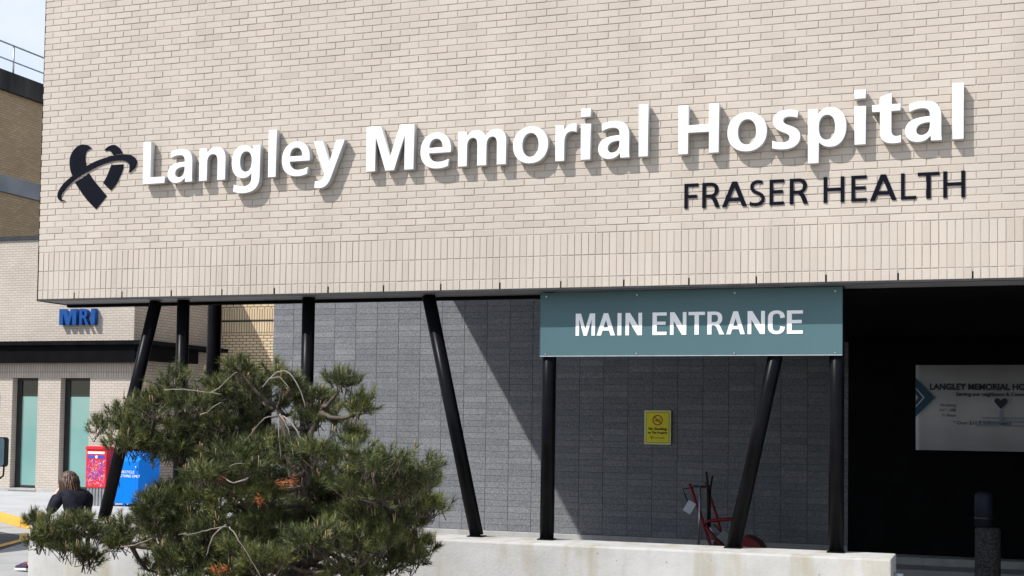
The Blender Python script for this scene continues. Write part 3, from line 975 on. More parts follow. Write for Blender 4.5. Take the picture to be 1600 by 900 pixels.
CY = 0.295
COLS = [((0.245, WT), (0.83, 3.3135), CY, 'slanted black column at the far left end of the concrete wall'),
        ((1.165, WT), (1.165, 3.3135), CY, 'upright black column rising behind the left of the pine'),
        ((2.64, WT), (2.64, 3.3135), CY, 'upright black column above the middle of the pine, against the grey wall'),
        ((4.50, WT), (3.955, 3.3135), CY, 'slanted black column leaning left, right of the pine'),
        ((5.205, WT), (5.205, 3.3135), CY, 'upright black column under the left end of the teal sign'),
        ((6.965, WT), (7.46, 3.3135), CY, 'slanted black column leaning right under the teal sign'),
        ((7.865, WT), (7.865, 3.3135), CY, 'upright black column under the right end of the teal sign'),
        ((-0.45, 0.006), (-0.45, 6.108), 3.6, 'tall black column standing behind, left of the yellow brick wall')]
for (xb, zb), (xt, zt), y, lab in COLS:
    c = thing('steel_column', (xb, y, zb), lab, 'column', 'black steel columns under the canopy')
    r = 0.066 if y < 1 else 0.092
    mb = MB().tube([(xb, y, zb + 0.011), (xt, y, zt)], r, 28)
    mb.build('shaft', M['steel'], c)
    mb = MB().box(xb - 0.074, xb + 0.074, y - 0.074, y + 0.074, zb + 0.001, zb + 0.012)
    mb.build('base_plate', M['steel'], c)

# ------------------------------------------------------------------ grey block wall behind
GY = 9.3
bw = thing('block_wall', (2.0, GY, 0.15), 'grey stack-bonded block wall at the back of the drop-off', 'wall')
GX0, GX1, GZ0 = -2.70, 7.1, 0.352
box_part('joint_bed', M['block_joint'], bw, GX0 + 0.004, GX1, GY + 0.003, GY + 0.3, 0.15, 6.1)
box_part('plinth', M['plinth'], bw, GX0 - 0.02, GX1, GY - 0.06, GY + 0.003, 0.15, GZ0 - 0.002, bevel=0.008)
U = Units(bw, 'block', 'blockwork', M['block'], 0.012, 0.0015)
nx = int((GX1 - GX0) / 0.4 + 0.5)
for k in range(nx):
    for c in range(42):
        x0 = GX0 + k * 0.4
        z0 = GZ0 + c * 0.1
        lit = x0 < 1.0 + (3.9 - z0) / 1.7
        pr = (5 if lit else 0) - abs(x0 - 1.6) * 0.2 - abs(z0 - 2.6) * 0.4
        U.add(x0 + 0.004, x0 + 0.396, z0 + 0.0022, z0 + 0.0978, GY, pr)
U.build(300)
ew = thing('entrance_wall', (9.3, GY, 0.15), 'entrance wall in near-black painted shade behind the banner on the right', 'wall')
box_part('wall_panel', M['recess'], ew, GX1 + 0.003, XR, GY - 0.03, GY + 0.27, 0.15, 6.1)  # near-black colour stands in for the deep shade inside
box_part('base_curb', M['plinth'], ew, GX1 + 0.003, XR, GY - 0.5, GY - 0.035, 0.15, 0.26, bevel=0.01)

# ------------------------------------------------------------------ no smoking notice on the block wall
ns = thing('no_smoking_sign', (4.19, 9.2, 1.81), 'yellow no smoking notice on the shaded grey block wall', 'sign')
NX0, NX1, NZ0, NZ1, NY = 3.975, 4.405, 1.812, 2.350, 9.268
box_part('plate', M['pale_edge'], ns, NX0, NX1, NY, NY + 0.022, NZ0, NZ1, bevel=0.004)
box_part('print_field', M['sign_yellow'], ns, NX0 + 0.035, NX1 - 0.035, NY - 0.001, NY - 0.0003, NZ0 + 0.035, NZ1 - 0.035)
cxn, czn = (NX0 + NX1) / 2, NZ1 - 0.155
b = 0.030
rr = MB()
for (x0, x1, z0, z1) in ((NX0 + b, NX1 - b, NZ1 - b - .005, NZ1 - b), (NX0 + b, NX1 - b, NZ0 + b, NZ0 + b + .005),
                         (NX0 + b, NX0 + b + .005, NZ0 + b + .006, NZ1 - b - .006), (NX1 - b - .005, NX1 - b, NZ0 + b + .006, NZ1 - b - .006)):
    rr.box(x0, x1, NY - 0.0016, NY - 0.0003, z0, z1)
rr.build('border_line', M['sign_black'], ns)
me = stand_up(outline_mesh('prohibition_ring', [ell(cxn, czn, .083, .083, 32, 2), ell(cxn, czn, .066, .066, 32, 2)], 0.001), NY - 0.0014, 0.001, ORI[ns])
link('prohibition_ring', me, M['sign_red'], ns)
mb = MB().obox((cxn, NY - 0.0034, czn), (.048, 0, -.048), (0, .0004, 0), (.0055, 0, .0055))
mb.build('prohibition_bar', M['sign_red'], ns)
mb = MB()
mb.box(cxn - .045, cxn + .020, NY - 0.0022, NY - 0.0015, czn - .016, czn - .002)
mb.box(cxn + .023, cxn + .040, NY - 0.0022, NY - 0.0015, czn - .016, czn - .002)
mb.tube([(cxn + .034, NY - .0018, czn + .004), (cxn + .040, NY - .0018, czn + .016), (cxn + .028, NY - .0018, czn + .024), (cxn + .020, NY - .0018, czn + .034)], .0035, 4)
mb.build('cigarette', M['sign_black'], ns)
put_text('lettering', 'No Smoking', cxn, NY - 0.0015, NZ0 + 0.228, 0.058, M['sign_black'], ns, 'CENTER', 1.0, bold=0.0025)
put_text('lettering', 'on This Property', cxn, NY - 0.0015, NZ0 + 0.172, 0.047, M['sign_black'], ns, 'CENTER', 0.95, bold=0.0022)
put_text('lettering', 'fraserhealth', cxn + .022, NY - 0.0015, NZ0 + 0.092, 0.042, M['sign_black'], ns, 'CENTER', 0.95)
mb = MB()
mb.prism_y([(cxn - .120, NZ0 + .128), (cxn - .108, NZ0 + .132), (cxn - .096, NZ0 + .100), (cxn - .084, NZ0 + .132), (cxn - .074, NZ0 + .126), (cxn - .096, NZ0 + .080)], NY - .0022, NY - .0012)
mb.build('small_heart', M['sign_black'], ns)

# ------------------------------------------------------------------ banner in the dark
bn = thing('banner', (9.6, 9.0, 1.81), 'large pale hospital banner with blue chevron hanging in the dark entrance', 'banner')
BX0, BX1, BZ0, BZ1, BY = 8.080, 11.3, 1.805, 3.050, 9.10
n = 40
mb = MB()
vv, ff = [], []
for i in range(n + 1):
    x = BX0 + (BX1 - BX0) * i / n
    d = 0.008 * math.sin(i * 0.9) + 0.006 * math.sin(i * 0.37 + 1)
    vv += [(x, BY + d * 0.3, BZ1), (x, BY + d, (BZ0 + BZ1) / 2), (x, BY + d * 0.5, BZ0)]
for i in range(n):
    for k in (0, 1):
        a = i * 3 + k
        ff.append((a, a + 1, a + 4, a + 3))
mb.add(vv, ff, 0, True)
cloth = mb.build('banner_cloth', M['banner'], bn)
sm = cloth.modifiers.new('thickness', 'SOLIDIFY')
sm.thickness = 0.003
sm.offset = 1
YB = BY - 0.022
mb = MB()
cz = 2.572
mb.prism_y([(BX0 + .002, cz + .285), (BX0 + .26, cz), (BX0 + .002, cz - .285)], YB, YB + 0.002)
mb.build('chevron', M['banner_blue'], bn)
mb = MB()
mb.add([(BX0 + .004, YB - .001, cz + .145), (BX0 + .125, YB - .001, cz), (BX0 + .105, YB - .001, cz), (BX0 + .004, YB - .001, cz + .12)], [(0, 3, 2, 1)])
mb.add([(BX0 + .004, YB - .001, cz - .145), (BX0 + .125, YB - .001, cz - .0005), (BX0 + .105, YB - .001, cz - .0005), (BX0 + .004, YB - .001, cz - .12)], [(0, 1, 2, 3)])
mb.add([(BX0 + .004, YB - .001, cz + .05), (BX0 + .035, YB - .001, cz), (BX0 + .004, YB - .001, cz - .05)], [(0, 2, 1)])
mb.build('chevron_line', M['banner'], bn)
put_text('lettering', 'LANGLEY MEMORIAL HOSPITAL', BX0 + .195, YB, 2.690, 0.122, M['banner_ink'], bn, 'LEFT', 0.95, bold=0.005)
put_text('lettering', 'Serving our neighbours & Community', BX0 + .56, YB, 2.600, 0.074, M['banner_ink'], bn, 'LEFT', 0.95, bold=0.002)
for i, s in enumerate(('Academy', '047 / 000', 'Fr Floor')):
    put_text('lettering', s, BX0 + .56, YB, 2.445 - i * .075, 0.062, M['banner_ink'], bn, 'RIGHT', 0.95)
put_text('lettering', '* Over $10.8 million raised', BX0 + .52, YB, 2.185, 0.075, M['banner_ink'], bn, 'LEFT', 0.95)
mb = MB()
hx, hz = BX0 + 1.17, 2.50
hp = [(hx, hz - .09), (hx + .085, hz + .01), (hx + .088, hz + .045), (hx + .06, hz + .07), (hx + .025, hz + .062), (hx, hz + .035), (hx - .025, hz + .062), (hx - .06, hz + .07), (hx - .088, hz + .045), (hx - .085, hz + .01)]
mb.prism_y(hp, YB, YB + .0015)
mb.build('heart_print', M['banner_ink'], bn)
mb = MB()
mb.box(hx - .02, hx + .02, YB, YB + .0015, 2.17, 2.405)
for k, (w, z) in enumerate(((.26, 2.27), (.30, 2.22), (.33, 2.158))):
    mb.box(hx - w, hx - .021, YB, YB + .0015, z, z + .022)
    mb.box(hx + .021, hx + w + .4, YB, YB + .0015, z, z + .022)
mb.build('statue_print', M['banner_pale'], bn)

# ------------------------------------------------------------------ red hand-guided machine behind the wall
tr = thing('red_machine', (5.4, 8.2, 0.15), 'red tubular hand machine with black grips and a white tag, behind the wall', 'machine')
ty = 8.2
MB().tube([(4.925, ty, 1.25), (5.00, ty, 1.04), (5.09, ty, 0.80), (5.24, ty, 0.37), (5.30, ty, 0.20)], 0.024, 10).build('handle_tube', M['trolley_red'], tr)
MB().tube([(5.075, ty + .45, 1.25), (5.15, ty + .45, 1.04), (5.24, ty + .45, 0.78), (5.36, ty + .45, 0.37), (5.40, ty + .45, .20)], 0.022, 10).build('handle_tube', M['trolley_red'], tr)
MB().tube([(4.99, ty, 1.19), (4.83, ty - .01, 1.17), (4.87, ty - .01, 1.07), (4.93, ty - .01, 0.93)], 0.009, 8).build('brake_lever', M['rubber'], tr)
tg = MB().obox((4.935, ty - .035, 0.905), (.055, 0, -.03), (0, .002, 0), (.045, 0, .078)).build('white_tag', M['tag_white'], tr)
MB().tube([(5.11, ty - .12, 1.225), (5.09, ty - .12, 0.2)], 0.013, 8).build('grey_rod', M['chrome'], tr)
MB().tube([(5.165, ty + .06, 1.43), (5.185, ty + .06, 1.22), (5.20, ty + .08, 1.0), (5.20, ty + .1, 0.6)], [.016, .018, .03, .03], 8).build('black_grip', M['rubber'], tr)
MB().tube([(5.245, ty + .12, 1.37), (5.215, ty + .12, 1.20), (5.21, ty + .1, 1.05)], .015, 8).build('black_grip', M['rubber'], tr)
MB().tube([(4.98, ty + .02, 1.215), (5.20, ty + .2, 1.20), (5.075, ty + .45, 1.25)], .012, 8).build('cross_bar', M['rubber'], tr)
MB().tube([(5.16, ty, 0.66), (5.22, ty, 0.71), (5.57, ty, 0.755), (5.72, ty, 0.70)], .026, 10).build('frame_bar', M['trolley_red'], tr)
MB().tube([(5.18, ty, 0.62), (5.30, ty, 0.47), (5.43, ty, 0.33), (5.48, ty, 0.2)], .024, 10).build('frame_bar', M['trolley_red'], tr)
MB().tube([(5.24, ty - .03, .62), (5.33, ty - .03, .50)], .014, 8).build('spring', M['chrome'], tr)
MB().tube([(5.30, ty - .02, .66), (5.52, ty - .02, .44), (5.60, ty - .02, .38)], .012, 8).build('cable', M['rubber'], tr)
mb = MB().lathe((0, 0, 0), [(0.02, -.05), (.13, -.05), (.16, -.03), (.17, 0), (.16, .03), (.13, .05), (.02, .05)], 22)
mb.v = [(5.40 + x, ty + .2 + z, 0.32 + y) for x, y, z in mb.v]
mb.build('wheel', M['rubber'], tr)
mb = MB()
prof = [(5.62, .20), (5.60, .36), (5.68, .46), (5.76, .52), (5.86, .50), (5.96, .44), (6.02, .36), (6.02, .2)]
mb.prism_y(prof, ty - .14, ty + .28)
mb.build('engine_cowl', M['trolley_red'], tr, bevel=0.02)
MB().obox((5.47, ty - .05, .48), (.07, 0, -.06), (0, .03, 0), (.05, 0, .06)).build('motor', M['ped_grey'], tr, bevel=0.01)

# ------------------------------------------------------------------ litter bin in the dark on the right
bi = thing('ash_bin', (9.08, 3.0, 0.0), 'slim speckled stone bin with grey blue top in the dark at right', 'bin')
MB().lathe((9.10, 3.0, 0), [(0.0, 0.008), (.115, 0.008), (.125, .03), (.125, 1.05), (.112, 1.075), (.06, 1.08), (.0, 1.08)], 24).build('stone_body', M['aggregate'], bi)
MB().lathe((9.06, 3.0, 1.082), [(0.0, 0), (.088, 0), (.088, .30), (.082, .335), (.05, .36), (0, .365)], 24).build('lid', M['bin_top'], bi)
MB().lathe((9.06, 3.0, 1.16), [(.0885, 0), (.094, .004), (.094, .02), (.0885, .024)], 24).build('lid_rim', M['frame'], bi)

# ------------------------------------------------------------------ building with the MRI sign
MY = 18.8
MX1 = -12.04
mri = thing('brick_building', (-17, MY, 0.15), 'pale brick building with black canopy and tall teal windows at left', 'building')
WIN = [(-17.45, -16.61), (-15.88, -15.04), (-14.31, -13.37)]
WZ0, WZ1 = 0.24, 3.22
mb = MB()
segs = [-26.0] + [v for w in WIN for v in w] + [MX1]
for i in range(0, len(segs), 2):
    mb.box(segs[i], segs[i + 1] - (0.012 if i == len(segs) - 2 else 0), MY, MY + 0.35, 0.20, WZ1)
mb.build('lower_wall', M['mri_brick'], mri)
box_part('soldier_band', M['mri_soldier'], mri, -26, MX1 - 0.012, MY - 0.004, MY + 0.35, WZ1 + .002, 3.60)
box_part('upper_wall', M['mri_brick'], mri, -26, MX1 - 0.012, MY, MY + 0.35, 3.602, 6.98)
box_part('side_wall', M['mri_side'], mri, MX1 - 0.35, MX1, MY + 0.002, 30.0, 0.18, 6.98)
box_part('roof', M['flash'], mri, -26, MX1 - 0.36, MY + 0.36, 30.0, 6.5, 6.9)
box_part('parapet_cap', M['flash'], mri, -26.05, MX1 + 0.05, MY - 0.05, MY + 0.42, 6.983, 7.09)
box_part('parapet_cap', M['flash'], mri, MX1 - 0.42, MX1 + 0.05, MY + 0.422, 30.0, 6.983, 7.09)
box_part('plinth', M['plinth'], mri, -26, MX1 + 0.02, MY - 0.03, MY + 0.0, 0.15, 0.235)
for a, b in WIN:
    w = MB()
    w.box(a, b, MY + 0.20, MY + 0.26, WZ1 - 0.07, WZ1)
    w.box(a, b, MY + 0.20, MY + 0.26, WZ0, WZ0 + 0.07)
    w.box(a, a + 0.16, MY + 0.20, MY + 0.26, WZ0 + 0.07, WZ1 - 0.07)
    w.box(b - 0.035, b, MY + 0.20, MY + 0.26, WZ0 + 0.07, WZ1 - 0.07)
    wf = w.build('window_frame', M['frame'], mri)
    box_part('pane', M['teal_glass'], wf, a + 0.16, b - 0.035, MY + 0.225, MY + 0.235, WZ0 + 0.07, 2.72)
    box_part('top_pane', M['dark_glass'], wf, a + 0.16, b - 0.035, MY + 0.225, MY + 0.235, 2.722, WZ1 - 0.07)
    box_part('sill', M['plinth'], wf, a - 0.03, b + 0.03, MY - 0.05, MY + 0.199, WZ0 - 0.055, WZ0 - 0.002)
# black canopy: deep fascia set back under a thin slab that turns the corner
cn_ = MB().box(-26, MX1 + 0.25, MY - 0.30, MY - 0.006, 3.62, 4.08)
cn_.build('canopy_fascia', M['dark'], mri)
mb = MB()
mb.prism_z([(-26, MY - 0.40), (MX1 + 0.70, MY - 0.40), (MX1 + 0.72, MY + 3.6), (MX1 + 0.003, MY + 3.6), (MX1 + 0.003, MY - 0.005), (-26, MY - 0.005)], 4.082, 4.19)
mb.build('canopy_slab', M['recess'], mri)
mb = MB()
mb.prism_z([(MX1 + 0.252, MY - 0.28), (MX1 + 0.55, MY - 0.28), (MX1 + 0.55, MY + 2.3), (MX1 + 0.004, MY + 2.3), (MX1 + 0.004, MY + 0.0), (MX1 + 0.25, MY + 0.0)], 3.70, 4.08)
mb.build('canopy_return', M['dark'], mri)
ms = thing('mri_sign', (-13.75, 18.6, 4.63), 'thick blue letters reading MRI on the pale brick building', 'sign')
for ch, a, b in [('M', -14.305, -13.76), ('R', -13.66, -13.36), ('I', -13.30, -13.17)]:
    put_letter('letter', ch, a, b, 4.632, 0.425, 0.215, 0.17, MY - 0.02, 0.14, (M['blue_letter'],), ms, 0.004)

# yellow brick wing behind
yw = thing('brick_wing', (-9.5, 22.7, 0.15), 'yellow brick wing with soldier bands above a dark opening, behind the columns', 'building')
YY = 22.7
box_part('brick_wall', M['yel_brick'], yw, MX1 + 0.004, -4.0, YY, YY + 0.4, 3.63, 4.628)
box_part('soldier_band', M['yel_soldier'], yw, MX1 + 0.004, -4.0, YY - 0.004, YY + 0.4, 4.63, 4.985)
box_part('band_joint', M['frame'], yw, MX1 + 0.004, -4.0, YY + 0.01, YY + 0.4, 4.987, 5.03)
box_part('soldier_band', M['yel_soldier'], yw, MX1 + 0.004, -4.0, YY - 0.004, YY + 0.4, 5.032, 5.36)
box_part('brick_wall', M['yel_brick'], yw, MX1 + 0.004, -4.0, YY, YY + 0.4, 5.362, 9.5)
box_part('opening_back', M['recess'], yw, MX1 + 0.004, -4.0, YY + 1.6, YY + 1.8, 0.15, 3.625)
box_part('opening_soffit', M['recess'], yw, MX1 + 0.004, -4.0, YY + 0.005, YY + 1.59, 3.56, 3.625)

# tall brown brick block behind, with roof railing
TX = -20.0
tw = thing('brick_tower', (-26, 26, 0.0), 'tall brown brick block with dirty concrete coping, above the pale building', 'building')
box_part('side_wall', M['tower_brick'], tw, TX - 0.4, TX, 19.9, 40, 0, 9.23)
box_part('concrete_band', M['band_conc'], tw, TX - 0.4, TX + 0.05, 19.85, 40, 9.232, 9.76)
box_part('side_wall', M['tower_brick'], tw, TX - 0.4, TX, 19.9, 40, 9.762, 12.42)
box_part('front_wall', M['tower_front'], tw, -34, TX - 0.402, 19.9, 20.3, 7.2, 12.42)
box_part('coping', M['dirty_conc'], tw, -34, TX + 0.12, 19.78, 40, 12.422, 13.04)
rl = MB()
rz = 13.04
rl.tube([(TX - 0.05, 20.1, rz + 0.93), (TX - 0.05, 39, rz + 0.93)], 0.028, 8)
rl.tube([(TX - 0.05, 20.1, rz + 0.42), (TX - 0.05, 39, rz + 0.42)], 0.024, 8)
ro = rl.build('railing', M['galv'], tw)
for k, y in enumerate((20.2, 23.55, 26.9, 30.2, 33.5)):
    MB().tube([(TX - 0.05, y, rz - 0.3), (TX - 0.05, y, rz + 0.95)], 0.03, 8).build('baluster', M['galv'], ro)

# ------------------------------------------------------------------ mailboxes on the sidewalk
rb = thing('red_mailbox', (-9.95, 14.42, 0.15), 'red patterned street mailbox on a grey pedestal', 'mailbox')
rx0, rx1, ry0, ry1 = -10.17, -9.62, 14.3, 14.58
PZB, PZT = 0.152, 0.56
box_part('pedestal', M['ped_grey'], rb, rx0 + 0.03, rx1 - 0.03, ry0 + 0.03, ry1 - 0.03, PZB, PZT)
for k in range(6):
    x = rx0 + 0.055 + k * 0.084
    box_part('pedestal_rib', M['ped_grey'], rb, x, x + 0.03, ry0 + 0.012, ry0 + 0.0295, PZB + 0.01, PZT - 0.01)
box_part('body', M['red_paint'], rb, rx0, rx1, ry0, ry1, PZT + 0.001, 1.42, bevel=0.015)
mb = MB()
mb.prism_y([(rx0 - .008, 1.421), (rx1 + .008, 1.421), (rx1 + .008, 1.465), (rx1 - .02, 1.495), (rx0 + .02, 1.495), (rx0 - .008, 1.465)], ry0 - 0.02, ry1 + .005)
mb.build('hood', M['red_paint'], rb, bevel=0.006)
box_part('slot', M['sign_white'], rb, rx0 + 0.05, rx1 - 0.05, ry0 - 0.006, ry0 - 0.001, 1.325, 1.375)
box_part('label_panel', M['blue_label'], rb, rx0 + 0.05, rx0 + 0.24, ry0 - 0.005, ry0 - 0.001, 1.215, 1.295)
box_part('label_panel', M['blue_label'], rb, rx1 - 0.24, rx1 - 0.05, ry0 - 0.005, ry0 - 0.001, 1.215, 1.295)
me = stand_up(outline_mesh('round_badge', [ell(-9.885, 1.255, .035, .035, 16, 2)], 0.002), ry0 - 0.002, 0.002, ORI[rb])
link('round_badge', me, M['sign_white'], rb)
PRM = [M['blue_label'], pmat('pink print', (0.78, 0.05, 0.20), (0.70, 0.04, 0.17), 5, 0.5), pmat('pale pink print', (0.80, 0.42, 0.40), (0.74, 0.36, 0.36), 5, 0.5),
       pmat('violet print', (0.16, 0.05, 0.34), (0.2, 0.07, 0.38), 5, 0.5), pmat('orange print', (0.80, 0.16, 0.04), (0.74, 0.14, 0.04), 5, 0.5)]
rp_ = random.Random(5)
mb = MB()
for k in range(320):                                   # letters-and-numbers wrap printed on the front
    x = rp_.uniform(rx0 + .04, rx1 - .04)
    z = rp_.uniform(0.61, 1.185)
    a = rp_.uniform(0, 3.14)
    l_, w_ = rp_.uniform(.014, .038), rp_.uniform(.005, .013)
    mb.obox((x, ry0 - 0.0016 - k * 0.00001, z), (math.cos(a) * l_, 0, math.sin(a) * l_), (0, .0003, 0), (-math.sin(a) * w_, 0, math.cos(a) * w_), rp_.choice([0, 1, 2, 3, 4, 1, 1, 4, 3]))
mb.build('printed_wrap', PRM, rb)['kind'] = 'stuff'

bb = thing('donation_bin', (-9.0, 14.6, 0.15), 'bright blue metal drop box beside the red mailbox', 'drop box')
bx0, bx1, by0, by1 = -9.66, -8.86, 14.45, 15.3
mb = MB()
prof = [(by0, 0.215), (by1, 0.215), (by1, 1.40), (by0 + .35, 1.40), (by0, 1.17)]
vv = [(bx0, y, z) for y, z in prof] + [(bx1, y, z) for y, z in prof]
ff = [(0, 1, 2, 3, 4), (9, 8, 7, 6, 5)] + [(i, (i + 1) % 5, 5 + (i + 1) % 5, 5 + i) for i in range(5)]
mb.add(vv, ff)
mb.build('body', M['blue_box'], bb, bevel=0.012)
box_part('door_seam', M['blue_label'], bb, bx1 - 0.085, bx1 - 0.078, by0 - 0.003, by0 - 0.0005, 0.24, 1.15)
for x in (bx0 + 0.06, (bx0 + bx1) / 2 - .03, bx1 - 0.12):
    for y in (by0 + 0.05, by1 - 0.12):
        box_part('foot', M['blue_box'], bb, x, x + 0.06, y, y + 0.06, 0.152, 0.2145)
put_text('lettering', 'RECYCLE', -9.14, by0 - 0.003, 0.90, 0.085, M['sign_white'], bb, 'CENTER', 1.0, 0.004)
put_text('lettering', 'CLOTHING ONLY', -9.13, by0 - 0.003, 0.81, 0.085, M['sign_white'], bb, 'CENTER', 0.9, 0.004)
MB().tube([(-9.38, by0 - 0.02, 0.62), (-9.38, by0 - 0.02, 0.72)], 0.014, 8).build('handle', M['chrome'], bb)
MB().tube([(-8.92, by0 - 0.02, 1.0), (-8.92, by0 - 0.02, 1.06)], 0.016, 8).build('lock', M['chrome'], bb)

# ------------------------------------------------------------------ shuttle bus whose mirror reaches into view
bs = thing('shuttle_bus', (-8.0, 3.6, 0.0), 'white shuttle bus at the left edge, only its front corner and mirror in view', 'bus')
vx = -6.635
mb = MB()
prof = [(vx - 2.1, .42), (vx - .26, .42), (vx - .25, 1.2), (vx - .24, 1.78), (vx, 1.86), (vx, 2.45), (vx - .05, 2.75), (vx - .25, 2.85), (vx - 1.9, 2.85), (vx - 2.1, 2.7)]
nprof = len(prof)
vv = [(x, y, z) for y in (0.6, 7.02) for x, z in prof]
ff = [tuple(range(nprof)), tuple(range(2 * nprof - 1, nprof - 1, -1))] + [((i + 1) % nprof, i, nprof + i, nprof + (i + 1) % nprof) for i in range(nprof)]
mb.add(vv, ff)
mb.build('body', M['bus_white'], bs, bevel=0.03)
for k in range(4):
    y = 1.0 + k * 1.45
    box_part('window', M['dark_glass'], bs, vx - .002, vx + .004, y, y + 1.25, 1.90, 2.38)
box_part('windscreen', M['dark_glass'], bs, vx - 1.95, vx - .15, 7.0205, 7.03, 1.35, 2.45)
for y in (1.6, 5.9):
    mb = MB().lathe((0, 0, 0), [(.0, -.12), (.3, -.12), (.40, -.10), (.42, 0), (.40, .10), (.3, .12), (0, .12)], 26)
    mb.v = [(vx - .40 + z, y + x, .425 + yy) for x, yy, z in mb.v]
    mb.build('tyre', M['rubber'], bs)
for x in (vx - .35, vx - 1.75):
    MB().lathe((x, 0, 0), [(0, -.02), (.1, -.02), (.1, .02), (0, .02)], 16)
mr = MB()
mxc, mzc, myc = -6.665, 1.50, 7.05
mo = []
for (sx, sz) in ((-1, -1), (1, -1), (1, 1), (-1, 1)):
    for t in range(5):
        a = math.atan2(sz, sx) - math.pi / 4 + t * math.pi / 8
        mo.append((mxc + sx * .07 + .05 * math.cos(a), mzc + sz * .20 + .05 * math.sin(a)))
mr.prism_y(mo, myc, myc + 0.10)
mm_ = mr.build('mirror_shell', M['rubber'], bs, bevel=0.012)
gl = [(mxc + (x - mxc) * .86, mzc + (z - mzc) * .93) for x, z in mo]
MB().prism_y(gl, myc - 0.006, myc - 0.001).build('mirror_glass', M['mirror_glass'], mm_)
MB().tube([(mxc + .07, myc + .05, mzc - .22), (mxc + .06, myc + .05, mzc - .40), (mxc - .10, myc - .02, mzc - .55), (vx - .27, myc - .1, mzc - .62)], .016, 8).build('mirror_arm', M['rubber'], mm_)

# ------------------------------------------------------------------ bench and the seated woman behind the wall
be = thing('bench', (-2.05, 3.0, 0.0), 'dark slatted bench behind the left end of the concrete wall', 'bench')
for k in range(4):
    y0 = 2.72 + k * 0.135
    box_part('slat', M['frame'], be, -2.38, -1.2, y0, y0 + 0.115, 0.405, 0.435)
for x in (-2.28, -1.35):
    box_part('leg', M['frame'], be, x, x + 0.06, 2.76, 3.22, 0.008, 0.404)

def skin_body(name, joints, edges, parent, mats, pick, sub=2):
    org = ORI[parent]
    me = bpy.data.meshes.new(name)
    me.from_pydata([tuple(Vector(p) - org) for p, r in joints], edges, [])
    o = bpy.data.objects.new(name, me)
    COL.objects.link(o)
    sk = o.modifiers.new('skin', 'SKIN')
    sk.use_smooth_shade = True
    sv = me.skin_vertices[0].data
    for i, (p, r) in enumerate(joints):
        sv[i].radius = (r, r) if not isinstance(r, tuple) else r
        sv[i].use_root = (i == 0)
    ss = o.modifiers.new('sub', 'SUBSURF')
    ss.levels = ss.render_levels = sub
    dg = bpy.context.evaluated_depsgraph_get()
    m2 = bpy.data.meshes.new_from_object(o.evaluated_get(dg))
    bpy.data.objects.remove(o)
    m2.materials.clear()
    for k in mats:
        m2.materials.append(k)
    for pl in m2.polygons:
        pl.use_smooth = True
        pl.material_index = pick(Vector(pl.center) + org)
    return link(name, m2, mats, parent)

pe = thing('person', (-2.1, 3.0, 0.0), 'seated person in a black top with long brown hair, hand at chin', 'person')
JT = [((-1.99, 2.99, 0.53), (.175, .15)), ((-2.01, 2.99, 0.70), (.175, .15)), ((-2.06, 2.99, 0.86), (.180, .15)), ((-2.12, 3.0, 1.04), (.170, .13)), ((-2.16, 3.0, 1.12), .075),
      ((-2.19, 3.01, 1.17), .05), ((-2.24, 3.03, 1.22), .075), ((-2.255, 3.035, 1.275), .088), ((-2.255, 3.035, 1.32), .065),
      ((-2.22, 2.85, 1.06), .085), ((-2.28, 2.78, 0.91), .068), ((-2.37, 2.80, 0.83), .058), ((-2.375, 2.88, 1.00), .045), ((-2.345, 2.945, 1.115), .030), ((-2.335, 2.965, 1.155), (.032, .018)),
      ((-2.02, 3.15, 1.06), .09), ((-2.10, 3.24, 0.86), .065), ((-2.33, 3.20, 0.72), .045), ((-2.45, 3.15, .67), .033),
      ((-2.04, 2.90, 0.53), .110), ((-2.45, 2.99, 0.555), .085), ((-2.62, 3.06, 0.50), .068), ((-2.78, 3.10, 0.30), .055), ((-2.92, 3.17, 0.145), .036), ((-2.98, 3.19, 0.085), .034),
      ((-2.04, 3.10, 0.53), .110), ((-2.42, 3.24, 0.555), .085), ((-2.58, 3.32, 0.50), .068), ((-2.62, 3.36, 0.30), .054), ((-2.66, 3.40, 0.12), .036), ((-2.70, 3.41, 0.08), .034),
      ((-2.355, 2.975, 1.185), .011), ((-2.345, 2.99, 1.215), .009)]
ED = [(0, 1), (1, 2), (2, 3), (3, 4), (4, 5), (5, 6), (6, 7), (7, 8), (3, 9), (9, 10), (10, 11), (11, 12), (12, 13), (13, 14), (3, 15), (15, 16), (16, 17), (17, 18),
      (0, 19), (19, 20), (20, 21), (21, 22), (22, 23), (23, 24), (0, 25), (25, 26), (26, 27), (27, 28), (28, 29), (29, 30), (14, 31), (31, 32)]
def pick_body(c):
    if c.z > 1.15 and c.x < -2.1: return 1
    if c.x < -2.30 and c.z > 1.07: return 1
    if c.z < 0.235: return 1
    if c.z < 0.60 and (c.x < -2.15 or c.z < 0.50): return 2
    return 0
skin_body('body', JT, ED, pe, [M['jacket'], M['skin'], M['denim']], pick_body)
# fingers curled under the chin
for k in range(3):
    f0 = Vector((-2.342 - 0.006 * k, 2.958 + 0.018 * k, 1.158))
    MB().tube([f0, f0 + Vector((-.022, .012, .026)), f0 + Vector((-.010, .022, .046)), f0 + Vector((.008, .026, .052))], [.0095, .009, .0085, .007], 8).build('finger', M['skin'], pe)
MB().tube([(-2.325, 2.958, 1.150), (-2.305, 2.965, 1.178), (-2.300, 2.985, 1.20)], [.011, .010, .008], 8).build('thumb', M['skin'], pe)
